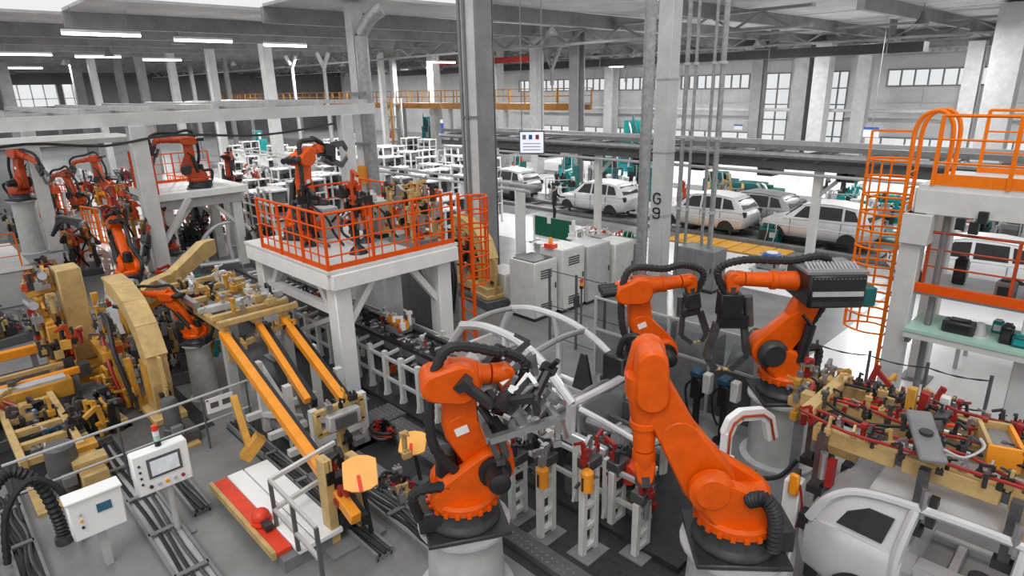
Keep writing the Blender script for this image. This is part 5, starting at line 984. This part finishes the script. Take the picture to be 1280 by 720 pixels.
# hanging information screen
p = PY(665, 178, 18.4); t = thing('information_screen', 'pale lit information screen hanging right of the centre column', 'screen', p, R(35)); MB().bb(-.5, .5, -.05, .05, -.45, .45).build('bezel', 'mid_grey', t); MB().bb(-.46, .46, -.06, -.05, -.40, .40).build('display', 'screen', t)
for k, (x, m) in enumerate(((-.3, 'grey'), (-.05, 'blue'), (.22, 'red'))): MB().bb(x-.07, x+.07, -.064, -.06, .12, .3).build('chart_block', m, t)
for k in range(3): MB().bb(-.35, .35, -.064, -.06, -.3+k*.12, -.26+k*.12).build('text_line', 'light_grey', t)
for x in (-.4, .4): MB().cyl((x, 0, .45), (x, 0, 10.05-p.z), .02, n=5).build('hanger', 'grey', t)
for i, (px, py, Y, w_, h_, m, lb) in enumerate(((553, 158, 34, .35, 1.1, 'blue', 'narrow blue sign left of the centre column'), (923, 159, 59.93, .9, .5, 'panel_white', 'white and blue wall sign left of the tall window'), (1089, 165, 40, .8, .55, 'panel_white', 'white and blue sign left of the ladder top'))):
    p = PY(px, py, Y); t = thing('hall_sign', lb, 'sign', p); MB().bb(-w_/2, w_/2, -.04, .0, -h_/2, h_/2).build('board', m, t); MB().bb(-w_/2, w_/2, -.05, -.04, h_*.25, h_/2).build('band', 'blue' if m != 'blue' else 'panel_white', t)
    if i != 1: MB().cyl((0, 0, h_/2), (0, 0, 10.05-p.z), .02, n=5).build('hanger', 'grey', t)
# ================================================================ SECOND TAN RING AND STRUCTURES BEHIND THE PLATFORM
ar2 = arch('arch_fixture', 'tan C-shaped ring fixture right of the orange platform ladder', at(G(622, 374, 0)+Vector((.35, -.55, 0)), .27), R(-12), .4, 'tan', .9); MB().bb(-2.4, .4, -.45, .45, -.3, 0).build('bed', 'mid_grey', ar2, bev=.02); MB().bb(-2.2, .2, -.3, .3, .1, .4).build('lower_beam', 'tan', ar2, bev=.02)
bars(ar2, 'ring_leg', 'tan', [((-2.25, 0, .3), (-2.3, 0, 2.3), .25), ((-1.1, 0, .4), (-1.6, 0, 1.2), .12)], bev=.02); crowd(ar2, line((-1.0, -.2, .4), (-1.9, -.2, 2.0), 14)+line((-.8, .2, .4), (-2.0, .2, 1.7), 12), ('dark', 'orange_dark', 'tan', 'steel', 'black'), 1.6, .2, 61)
t = thing('robot_tool_stand', 'grey equipment cabinet with hanging hoses under the white platform', 'cabinet', (-14.2, 10.4, 0)); MB().bb(-.7, .7, -.5, .5, 0, 2.3).build('body', 'grey', t, bev=.02); MB().bb(.7, .73, -.35, .35, .3, 2.0).build('door', 'mid_grey', t)
for k in range(5): MB().tube(smooth_path([(.74, -.3+k*.13, 2.2), (.95, -.3+k*.13, 1.5), (.85, -.25+k*.12, .8), (.78, -.2+k*.1, .4)]), .04, 6).build('hose', ('black', 'dark', 'steel', 'black', 'rubber')[k], t)
for i, (px, py, lb) in enumerate(((962, 335, 'silver engine module with blue lid on a trolley left of the pedestal robot elbow'),)):
    t = thing('engine_module', lb, 'engine', G(px, py+14, 0)); MB().bb(-.6, .6, -.4, .4, .3, .38).build('trolley_deck', 'light_grey', t); MB().bb(-.45, .45, -.3, .3, .38, .8).build('block', 'steel', t, bev=.06); MB().rev((0, 0, .8), ZV, [(0, .3), (.1, .32), (.14, .2)], 14).build('lid', 'blue', t); MB().rev((0, 0, .94), ZV, [(0, .2), (.03, .18)], 12).build('cap', 'panel_white', t)
    for x in (-.5, .5):
        for y in (-.3, .3): MB().cyl((x, y-.03, .1), (x, y+.03, .1), .1, n=10).build('castor', 'dark', t); MB().bb(x-.03, x+.03, y-.03, y+.03, .1, .3).build('fork', 'grey', t)
    crowd(t, [(-.3, -.3, .5), (.2, -.32, .5), (.4, .1, .6), (-.4, .1, .6)], ('steel', 'white', 'dark'), 1.2, .05, 63)
# ================================================================ BACKGROUND EQUIPMENT
def machine(label, px, py, wp, hp_, m, m2='dark', name='machine_tool', cat='machine', rz=0, seed=0, group=None):
    b = G(px, py, 0); dep = (b-EYE).dot(FW); w_ = wp*dep/FPX; h_ = hp_*dep/FPX; d = min(w_*.7, 1.6); rg = random.Random(seed)
    t = thing(name, label, cat, b, rz, group)
    MB().bb(-w_/2, w_/2, 0, d, .0, h_*.75).build('body', m, t, bev=.03); MB().bb(-w_*.35, w_*.2, .1, d*.8, h_*.75, h_).build('head', m, t, bev=.03)
    MB().bb(-w_*.4, w_*.05, -.04, 0, h_*.15, h_*.65).build('door', m2, t); MB().bb(w_*.12, w_*.42, -.05, 0, h_*.35, h_*.6).build('control_panel', 'light_grey' if m != 'light_grey' else 'grey', t)
    MB().cyl((w_*.3, d*.4, h_*.75), (w_*.3, d*.4, h_*.95), w_*.1, n=10).build('motor', m2, t)
    for k in range(3): x = rg.uniform(-.4, .4)*w_; MB().tube(smooth_path([(x, d*.3, h_*.7), (x+.1, .1, h_*rg.uniform(.95, 1.1)), (x+w_*.2, -.06, h_*.6), (x+w_*.1, -.1, h_*.1)]), w_*.025, 6).build('pipe', rg.choice((m2, 'steel', 'light_grey')), t)
    return t
ML = [('small dark green cabinet right of the green board', 781, 314, 20, 24, 'green', 'dark'),
 ('dark teal machine left of the ribbed duct under the conveyor', 795, 252, 30, 56, 'teal_dark', 'black'), ('dark teal press between the screen and the ribbed duct', 757, 246, 26, 48, 'teal_dark', 'dark'), ('teal frame machine directly right of the hanging screen', 706, 240, 22, 44, 'teal_dark', 'teal'),
 ('teal heaped machine peeking over the conveyor left of the ribbed duct', 790, 215, 46, 62, 'teal', 'teal_dark'), ('green rack row with tan loads right of the column conduits', 893, 250, 36, 34, 'teal_dark', 'tan'), ('long green machine in front of the low bright windows', 933, 258, 62, 28, 'teal_dark', 'green'),
 ('teal machine cluster left of the ladder cage, nearest', 1070, 292, 60, 34, 'teal', 'teal_dark'), ('teal machine behind the ladder cage', 1105, 280, 40, 36, 'teal', 'dark'), ('teal unit seen right of the platform column', 1175, 290, 26, 26, 'teal', 'light_grey'), ('dark stacked container left of the ladder, behind the line', 975, 270, 40, 26, 'mid_grey', 'dark'),
 ('brown and teal machine under the right deck', 1215, 300, 30, 40, 'teal_dark', 'orange_dark'), ('tall grey machine under the right deck edge', 1262, 330, 36, 66, 'grey', 'mid_grey'), ('dark green low machine left of the last line car body', 958, 305, 24, 26, 'teal_dark', 'dark'),
 ('teal tall unit beside the small left platform', 322, 205, 18, 40, 'teal', 'white'), ('dark teal cabinet below the catwalk left of the centre column', 533, 192, 14, 44, 'teal_dark', 'teal'), ('orange and white unit in front of the far stair tower', 492, 190, 16, 26, 'orange_dark', 'white'), ('blue-topped dark unit between the racks left of the centre column', 560, 214, 12, 18, 'navy', 'dark'),
 ('white sheeted crate beside the pale line body', 742, 233, 28, 24, 'white', 'light_grey'), ('grey column-like cabinet under the conveyor', 739, 238, 12, 42, 'light_grey', 'mid_grey'), ('orange cabinet right of the lettered column', 849, 262, 10, 36, 'orange_dark', 'red'), ('teal crate left of the hanging screen', 645, 222, 16, 26, 'teal_dark', 'orange_dark')]
t = thing('green_board', 'low dark green board on a white stand in front of the worker', 'board', G(692, 306, 0)); MB().bb(-1.05, 1.05, -.04, .04, .3, 1.15).build('panel', 'green', t, bev=.01)
for x in (-1.1, 1.1): MB().bb(x-.05, x+.05, -.06, .06, 0, 1.2).build('post', 'white', t); MB().bb(x-.06, x+.06, -.3, .3, 0, .05).build('foot', 'light_grey', t)
MB().bb(-1.05, 1.05, -.05, .05, .2, .3).build('lower_rail', 'white', t); MB().bb(-.32, -.12, -.06, -.04, .9, 1.2).build('notice', 'panel_white', t); MB().bb(.92, 1.04, -.06, -.04, .7, 1.0).build('notice', 'panel_white', t)
t = thing('parts_table', 'table heaped with small white parts behind the cabinet row', 'table', G(742, 322, 0)); MB().bb(-.9, .9, -.6, .6, .72, .78).build('top', 'white', t); bars(t, 'leg', 'light_grey', [((x, y, 0), (x, y, .72), .06) for x in (-.8, .8) for y in (-.5, .5)]); crowd(t, [(x, y, .78) for x in (-.7, -.4, -.1, .2, .5, .75) for y in (-.4, -.1, .2, .45)], ('white', 'offwhite', 'white', 'steel', 'orange_dark'), 1.2, .1, 77)
for k, (lb, px, py, w_, h_, m, m2) in enumerate(ML): machine(lb, px, py, w_, h_, m, m2, seed=k)
# parts racks crowding the centre of the hall
rk = thing('parts_rack', 'white parts rack among the crowded racks in the hall centre', 'rack', (-30, 22, 0), 0, 'white parts racks in the hall centre')
for x in (-.7, 0, .7):
    for y in (-.35, .35): MB().bb(x-.04, x+.04, y-.04, y+.04, 0, 2.1).build('upright', 'white', rk)
for z in (.35, .9, 1.45, 2.0): MB().bb(-.75, .75, -.4, .4, z, z+.05).build('shelf', 'panel_white', rk)
rg = random.Random(5)
for z in (.4, .95, 1.5):
    for k in range(4): MB().bb(-.62+k*.35, -.62+k*.35+rg.uniform(.16, .28), -.3, .25, z, z+rg.uniform(.2, .42)).build('bin', rg.choice(('mid_grey', 'dark', 'light_grey', 'white', 'grey')), rk)
rk2 = thing('parts_rack', 'low white trolley with grey castings among the crowded racks', 'trolley', (-30, 26, 0), 0, 'white trolleys in the hall centre')
MB().bb(-.7, .7, -.4, .4, .3, .4).build('deck', 'panel_white', rk2); bars(rk2, 'hoop', 'white', [((-.68, -.35, .4), (-.68, -.35, 1.3), .05), ((-.68, .35, .4), (-.68, .35, 1.3), .05), ((-.68, -.35, 1.3), (-.68, .35, 1.3), .05), ((.68, 0, .4), (.68, 0, 1.6), .06)])
for x in (-.5, .5): MB().cyl((x, -.42, .14), (x, .42, .14), .14, n=10).build('wheel_pair', 'dark', rk2)
crowd(rk2, [(x, y, .4) for x in (-.4, 0, .4) for y in (-.2, .2)], ('steel', 'white', 'light_grey' if False else 'offwhite', 'dark'), 2.0, .1, 71)
MB().bb(-.72, .72, .36, .39, .4, 1.95).build('back_panel', 'white', rk)
ORD = ['first', 'second', 'third', 'fourth', 'fifth', 'sixth', 'seventh', 'eighth', 'ninth', 'tenth', 'eleventh', 'twelfth', 'thirteenth', 'fourteenth', 'fifteenth', 'sixteenth', 'seventeenth', 'eighteenth']
nr = {}; COLS = [o for o in S.objects if o.name.startswith('building_column')]
for ri, Y in enumerate((11.8, 14.2, 16.5, 18.8, 21.2, 24, 27.5, 31, 35)):
    row = []
    for k in range(16):
        px = 292+k*21+rg.uniform(-5, 5); q = PY(px, 240, Y)
        if all(abs(q.x-o.location.x) > 1.6 or abs(Y-o.location.y) > 1.3 for o in COLS) and -60 < q.x < -17.5 and not (abs(q.x+25) < 1.4 and abs(Y-15.3) < 1.6) and not (abs(q.x+24.6) < 2.6 and abs(Y-8) < 4) and px < 640 and (Y > 20 or px < 575) and not (q.x > -19 and Y < 13): row.append((px, q.x, Y+rg.uniform(-.4, .4)))
    for i, (px, x, y) in enumerate(row):
        tall = (i+ri) % 3 != 0; src = rk if tall else rk2
        key = (ri, tall); nr[key] = nr.get(key, -1)+1
        lb = ('white shelved parts rack, %s from the left in the %s rack row behind the platform' if tall else 'low white castings trolley, %s from the left in the %s rack row behind the platform') % (ORD[nr[key]], ORD[ri])
        if not rk.get('used') and tall: o = rk; o['used'] = 1; o.location = (x, y, 0); o['label'] = lb
        elif not rk2.get('used') and not tall: o = rk2; o['used'] = 1; o.location = (x, y, 0); o['label'] = lb
        else: o = dup(src, (x, y, 0), rg.choice((0, PI/2))+rg.uniform(-.1, .1), lb, sc=rg.uniform(.9, 1.15))
for o in list(S.objects):
    if 'used' in o: del o['used']
# white pipe bridge over the racks
t = thing('pipe_bridge', 'thin white pipe bridge over the crowded parts racks', 'pipe', (0, 0, 0))
for y, z in ((17.5, 2.6), (17.9, 2.75)): MB().cyl((-46, y, z), (-17, y, z), .06, n=7).build('pipe', 'light_grey', t)
for k in range(9): MB().bb(-45+k*3.4, -44.9+k*3.4, 17.45, 17.95, 0, 2.6).build('support', 'white', t)
# ================================================================ PEOPLE
def person(label, loc, rz, reach=True):
    t = thing('person', label, 'person', loc, rz)
    def skin(name, joints, edges, m, parent):
        me = bpy.data.meshes.new(name); me.from_pydata([j[0] for j in joints], edges, []); o = bpy.data.objects.new(name, me); C.objects.link(o); o.parent = parent
        md = o.modifiers.new('skin', 'SKIN'); md.use_smooth_shade = True
        for v, j in zip(me.skin_vertices[0].data, joints): v.radius = (j[1], j[2] if len(j) > 2 else j[1])
        me.skin_vertices[0].data[0].use_root = True
        s_ = o.modifiers.new('sub', 'SUBSURF'); s_.levels = 1; s_.render_levels = 1
        me.materials.append(MT[m]); return o
    hand = (.55, .22, 1.18) if reach else (.05, .33, .82)
    el = (.28, .26, 1.2) if reach else (-.03, .31, 1.1)
    J = [((0, 0, .95), .15, .12), ((0, 0, 1.2), .15, .11), ((0, 0, 1.42), .16, .10), ((0, 0, 1.53), .055), ((0, .2, 1.42), .06), (el, .045), (hand, .035), ((0, -.2, 1.42), .06), ((-.03, -.31, 1.1), .045), ((.06, -.33, .84), .035), ((0, .1, .88), .1), ((.03, .11, .48), .065), ((0, .12, .09), .045), ((.14, .12, .05), .04), ((0, -.1, .88), .1), ((.0, -.11, .48), .065), ((-.04, -.12, .09), .045), ((.1, -.12, .05), .04)]
    E_ = [(0, 1), (1, 2), (2, 3), (2, 4), (4, 5), (5, 6), (2, 7), (7, 8), (8, 9), (0, 10), (10, 11), (11, 12), (12, 13), (0, 14), (14, 15), (15, 16), (16, 17)]
    b = skin('body', J, E_, 'cloth_black', t)
    h = MB(); h.sph((0.01, 0, 1.65), .1, 12, 8, 1.2); h.sph((.11, 0, 1.64), .018, 6, 4); h.sph((0, .1, 1.65), .022, 6, 4); h.sph((0, -.1, 1.65), .022, 6, 4); h.build('head', 'skin', b)
    hr = MB(); hr.sph((-.015, 0, 1.69), .105, 12, 8, .95); hr.build('hair', 'hair', b)
    for v, sg in ((hand, 1), ((.06, -.33, .84), -1)):
        hm = MB(); v = Vector(v); d = Vector((1, 0, -.1)) if (reach and sg > 0) else Vector((.1, 0, -1)); hm.bar(v, v+d*.09, .07, .03)
        for k in range(4): s0 = v+d*.09+Vector((0, -.027+.018*k, 0)); hm.bar(s0, s0+d*(.06+.012*(k in (1, 2))), .015, .016)
        hm.bar(v+d*.03+Vector((0, -.03*sg, 0)), v+d*.08+Vector((0, -.065*sg, .0)), .018, .018); hm.build('hand', 'skin', b)
    for k, (wx, wy) in enumerate(((.05, .12), (0.02, -.12))): MB().bb(wx-.09, wx+.17, wy-.05, wy+.05, 0, .1).build('shoe', 'black', b, bev=.02)
    return t
person('person in black work clothes reaching toward the pale car body', G(693, 277, .0), R(40))
person('person in black clothes standing behind the line, left of the ladder', G(1050, 262, 0), R(200), False)
# ================================================================ FILL LAMPS ADDED TO BRIGHTEN THE FAR HALL
n_ = 0
for xi, x in enumerate((-94, -80, -66, -52, -38, -24, -10)):
    for yi, y in enumerate((12.5, 26.5, 38.5, 50)):
        if -.719*x+.695*y < 26: continue
        t = thing('added_fill_lamp', 'added bell-shaped fill lamp, %s from left in the %s row from the back' % (ORD[xi], ORD[3-yi]), 'lamp', (x, y, 9.0), 0, 'added fill lamps under the roof')
        MB().rev((0, 0, 0), ZV, [(0, .34), (.02, .35), (.25, .2), (.35, .12), (.6, .1)], 14).build('reflector', 'grey', t)
        MB().cyl((0, 0, .6), (0, 0, 1.0), .02, n=5).build('hanger_rod', 'grey', t)
        ld = bpy.data.lights.new('fill_light', 'AREA'); ld.shape = 'DISK'; ld.size = .6; ld.energy = LAMP
        lo = bpy.data.objects.new('fill_light', ld); C.objects.link(lo); lo.parent = t; lo.location = (0, 0, -.01)
# ================================================================ LEFT CELL CLUTTER
for i, (a, b, lb) in enumerate((((110, 300), (165, 312), 'amber mesh fence in the left cell beside the white column'), ((60, 262), (110, 268), 'red-orange fence in the left cell behind the tan post'), ((215, 250), (300, 262), 'orange fence under the small left platform'), ((300, 262), (345, 268), 'orange fence between the small platform and the railed platform'))):
    p, q = G(a[0], a[1], 0), G(b[0], b[1], 0); railing(lb, [p, q], 1.6 if i != 3 else 1.3, ('ladder_orange', 'rail_orange', 'ladder_orange', 'rail_orange')[i], 5, .3, .12, .035, 1.5, 'mesh_fence')
FM = [('white weld fixture with orange clamps left of the amber fence', 85, 300, ('offwhite', 'orange_dark', 'steel', 'dark')), ('dark weld fixture below the far left robot', 30, 300, ('dark', 'steel', 'tan', 'black')), ('black weld fixture beside the small red robot', 240, 325, ('black', 'dark', 'dark', 'steel')),
 ('tan weld fixture beneath the white platform legs', 375, 365, ('tan', 'dark', 'steel', 'orange_dark')), ('small steel weld fixture at the left edge above the orange bars', 8, 425, ('steel', 'dark', 'tan', 'steel_dark')), ('orange weld fixture between arch and carriage', 195, 400, ('orange_dark', 'dark', 'steel', 'red')), ('dusky weld fixture behind the left white column', 120, 265, ('dark', 'red', 'steel', 'orange_dark')), ('pale weld fixture right of the small left platform', 318, 290, ('offwhite', 'dark', 'steel', 'white')),
 ('dark weld fixture with orange blocks under the bent robot', 110, 340, ('black', 'dark', 'orange_dark', 'yellow')), ('steel fixture low behind the carriage frame', 330, 330, ('dark', 'steel_dark', 'tan', 'black')), ('dark machine heap at the left edge below the orange bars', 12, 545, ('black', 'dark', 'steel_dark', 'tan')), ('dark fixture between roller frame and arch', 120, 545, ('dark', 'steel_dark', 'black', 'yellow'))]
for i, (lb, px, py, ms) in enumerate(FM):
    p = G(px, py, 0); rg = random.Random(100+i); t = thing('weld_fixture', lb, 'fixture', p, rg.uniform(-.2, .2)); far = (p-EYE).length > 18; hh = .45 if i in (4, 10, 11) else rg.uniform(.9, 1.3)
    MB().bb(-.7, .7, -.5, .5, 0, .25).build('bed', 'mid_grey', t, bev=.02)
    for x in (-.55, .55):
        for y in (-.35, .35): MB().bb(x-.06, x+.06, y-.06, y+.06, .25, hh+rg.uniform(-.2, .3)).build('upright', {'dark': 'mid_grey', 'black': 'dark'}.get(ms[0], ms[0]), t)
    for y in (-.35, .35): MB().bb(-.7, .7, y-.06, y+.06, hh-.1, hh).build('beam', {'dark': 'tan', 'black': 'steel_dark'}.get(ms[0], ms[0]), t)
    for k in range(3): MB().tube(smooth_path([(rg.uniform(-.7, .7), rg.uniform(-.5, .5), .3), (rg.uniform(-.7, .7), rg.uniform(-.5, .5), hh+.3), (rg.uniform(-.7, .7), rg.uniform(-.5, .5), hh)], 5), .04, 6).build('hose', rg.choice(('rubber', 'black', 'red', 'dark')), t)
    crowd(t, [(rg.uniform(-.7, .7), rg.uniform(-.5, .5), rg.choice((.25, hh*.6, hh, hh))) for k in range(18)], ms, 1.7, .05, i)
# dark hose bundle draped over the far end of the tan fixtures, silver door ring beside the small red robot
t = thing('body_side_panel', 'silver car side frame standing in the left cell beside the small red robot', 'car panel', G(290, 335, 0)); t.rotation_euler = (0, 0, R(75))
def tb2(n_, pts, r_, m='body_silver'): MB().tube(smooth_path([Vector((x, 0, z)) for x, z in pts], 6), r_, 8).build(n_, m, t)
tb2('door_ring', [(-.8, .3), (-.95, .9), (-.7, 1.4), (-.2, 1.75), (.5, 1.75), (.95, 1.2), (1.0, .35)], .08); tb2('centre_pillar', [(.1, 1.75), (.05, 1.0), (.1, .3)], .07); tb2('sill', [(-1.1, .28), (0, .25), (1.3, .28)], .1); tb2('rear_arch', [(1.0, .35), (1.25, .8), (1.6, .85), (1.8, .4)], .07, 'body_grey'); MB().bb(-1.0, 1.8, -.3, .3, 0, .16).build('cradle', 'mid_grey', t)
t = thing('hose_bundle', 'thick black hose bundle over the fixtures below the left fence', 'hoses', G(95, 322, .0))
MB().bb(-.2, .2, -.2, .2, 0, 1.0).build('stand', 'dark', t)
for k in range(5): MB().tube(smooth_path([(-.9, -.5+.1*k, .9+.1*k), (-.5, -.2, 1.45+.07*k), (.2, .1+.1*k, 1.5), (.8, .3, 1.2+.05*k), (1.0, .4+.1*k, .6)], 6), .08, 7).build('hose', ('rubber', 'black', 'dark', 'rubber', 'steel_dark')[k], t)
# floor channels and cable trays of the lower left
for i, (x0, x1, y0, y1, m, lb) in enumerate(((-15, -7, 1.55, 2.0, 'light_grey', 'pale floor channel running from the tan arch toward the operator panel'), (-14.5, -9.8, 2.25, 2.5, 'mid_grey', 'dark cable tray beside the pale floor channel'), (-12.3, -6.8, 3.75, 4.0, 'grey', 'grey cable tray under the inclined rails'), (-19, -14, -.4, .1, 'mid_grey', 'dark floor tray left of the roller frame'), (-12.6, -9.6, .0, .3, 'dark', 'dark floor tray behind the white terminal box'), (-9.2, -6.0, 4.35, 4.7, 'light_grey', 'pale floor channel in front of the clamp mast'))):
    t = thing('cable_tray', lb, 'cable tray', (x0, y0, 0)); L = x1-x0; W_ = y1-y0; MB().bb(0, L, 0, W_, 0, .06).build('pan', m, t); MB().bb(0, L, -.02, .02, .0, .13).build('side_lip', 'grey', t); MB().bb(0, L, W_-.02, W_+.02, 0, .13).build('side_lip', 'grey', t)
    for k in range(3): MB().tube([(L*j/12, W_*(.25+.25*k)+.03*math.sin(j+k), .09) for j in range(13)], .03, 6).build('cable', ('rubber', 'dark', 'steel_dark')[k], t)
    for k in range(int(L/1.2)): MB().bb(.5+k*1.2, .58+k*1.2, 0, W_, .1, .13).build('bridge', 'grey', t)
crs = []
# ================================================================ LAST FILLERS
for i, (px, py, w_, ms, lb) in enumerate(((1062, 296, 1.6, ('teal', 'teal', 'white', 'dark', 'steel'), 'stillage heaped with teal parts left of the ladder cage'), (1098, 300, 1.5, ('teal', 'white', 'steel', 'dark'), 'stillage of teal and white parts behind the ladder cage'), (1180, 318, 1.4, ('teal', 'white', 'orange_dark', 'dark'), 'stillage of mixed teal parts right of the platform column'), (1040, 272, 1.8, ('dark', 'steel', 'teal', 'white'), 'far stillage of dark wire parts near the standing worker'), (905, 268, 1.6, ('teal', 'tan', 'dark', 'steel'), 'stillage of green and tan parts right of the column conduits'), (775, 258, 1.6, ('white', 'steel', 'dark', 'white'), 'stillage of white parts behind the pale line body'), (655, 244, 1.6, ('white', 'steel', 'dark', 'offwhite'), 'stillage of white parts under the hanging screen'), (700, 250, 1.5, ('teal', 'white', 'dark'), 'stillage of teal and white parts right of the hanging screen'), (1240, 318, 1.6, ('dark', 'white', 'steel', 'teal'), 'stillage of dark parts under the right deck'))):
    t = thing('stillage', lb, 'stillage', G(px, py, 0), R(8*i)); bars(t, 'frame_bar', 'light_grey', [((x, y, 0), (x, y, 1.3), .06) for x in (-w_/2, w_/2) for y in (-.5, .5)]+[((-w_/2, y, z), (w_/2, y, z), .05) for y in (-.5, .5) for z in (.3, 1.25)]); MB().bb(-w_/2, w_/2, -.5, .5, .25, .3).build('deck', 'grey', t); MB().bb(-w_/2, w_/2, -.5, .5, .78, .82).build('shelf', 'light_grey', t)
    rg = random.Random(300+i); crowd(t, [(rg.uniform(-w_/2, w_/2), rg.uniform(-.45, .45), z) for z in (.3, .82, .82, 1.1) for k in range(5)], ms, 2.6, .05, 200+i, rep=1)
for i, (x, y, ms, lb) in enumerate(((-13.6, 6.6, ('black', 'dark', 'orange_dark', 'steel'), 'dark clamp post nearest the left railing on the railed platform'), (-12.9, 7.7, ('steel', 'dark', 'offwhite', 'orange_dark'), 'steel clamp post at the centre of the railed platform'), (-12.6, 8.75, ('dark', 'tan', 'steel', 'black'), 'tan and dark clamp post at the back of the railed platform'))):
    t = thing('tool_stand', lb, 'stand', (x, y, Z3)); MB().rev((0, 0, 0), ZV, [(0, .2), (.06, .16), (.12, .06), (1.2, .05)], 10).build('post', 'dark', t); MB().bar((-.4, 0, 1.0), (.4, .1, 1.05), .07).build('cross_arm', 'steel_dark', t); crowd(t, [(.3*(-1)**k*(k % 3)/2, .1*(k % 2), .15+.11*k) for k in range(9)], ms, 1.5, .12, 400+i)
    MB().tube(smooth_path([(.3, 0, 1.0), (.6, .2, .7), (.5, .4, .3), (.7, .5, .03)]), .03, 6).build('cable', 'rubber', t)
F2 = [('pale weld fixture right of the far left robot pedestal', 70, 285, ('offwhite', 'steel', 'dark', 'orange_dark')), ('orange-clamped weld fixture behind the amber mesh fence', 150, 282, ('orange_dark', 'dark', 'yellow', 'steel')), ('white-framed weld fixture at the rear of the left cell', 105, 245, ('white', 'dark', 'steel', 'orange_dark')), ('dark weld fixture behind the dusky red robot', 165, 250, ('dark', 'steel', 'red', 'black')), ('steel weld fixture below the far left robot arm', 52, 262, ('steel', 'tan', 'dark', 'orange_dark')), ('yellow weld fixture seen through the small platform legs', 262, 290, ('yellow', 'orange_dark', 'dark', 'steel')), ('black weld fixture between the platform legs and the silver side frame', 250, 310, ('black', 'dark', 'steel', 'red')), ('pale weld fixture left of the small platform legs', 200, 275, ('offwhite', 'orange_dark', 'dark', 'yellow')), ('amber weld fixture in front of the left white column foot', 165, 322, ('yellow', 'orange_dark', 'dark', 'steel')), ('grey weld fixture at the rear between both platforms', 325, 262, ('steel', 'white', 'dark', 'orange_dark')), ('dark weld fixture beside the pale machine block', 62, 372, ('dark', 'tan', 'steel', 'orange_dark')), ('steel weld fixture right of the tan arch foot', 205, 470, ('steel_dark', 'dark', 'tan', 'steel'))]
for i, (lb, px, py, ms) in enumerate(F2):
    rg = random.Random(500+i); t = thing('weld_fixture', lb, 'fixture', G(px, py, 0), rg.uniform(-.3, .3)); hh = rg.uniform(1.1, 1.9) if i < 10 else .8; m0 = {'dark': 'mid_grey', 'black': 'steel_dark'}.get(ms[0], ms[0])
    MB().bb(-.8, .8, -.6, .6, 0, .3).build('bed', 'mid_grey' if i % 2 else 'light_grey', t, bev=.02)
    for x in (-.65, .65):
        for y in (-.45, .45): MB().bb(x-.07, x+.07, y-.07, y+.07, .3, hh+rg.uniform(-.2, .4)).build('upright', m0, t)
    for y in (-.45, .45):
        MB().bb(-.8, .8, y-.06, y+.06, hh-.1, hh).build('beam', m0, t)
    MB().bar((-.65, -.45, .4), (.65, -.45, hh-.1), .07).build('diagonal', ('rail_orange', 'tan', 'light_grey')[i % 3], t); MB().cyl((-.3, -.5, hh+.1), (.4, -.5, hh+.2), .1, n=10).build('cylinder', ('steel', 'amber', 'dark')[i % 3], t)
    for k in range(4): MB().tube(smooth_path([(rg.uniform(-.8, .8), rg.uniform(-.6, .6), .3), (rg.uniform(-.8, .8), rg.uniform(-.7, .5), hh+.5), (rg.uniform(-.8, .8), rg.uniform(-.6, .6), hh)], 5), .045, 6).build('hose', rg.choice(('rubber', 'black', 'red', 'steel_dark')), t)
    crowd(t, [(rg.uniform(-.8, .8), rg.uniform(-.6, .6), rg.choice((.3, hh*.6, hh, hh))) for k in range(18)], ms, 2.1, .05, 520+i)
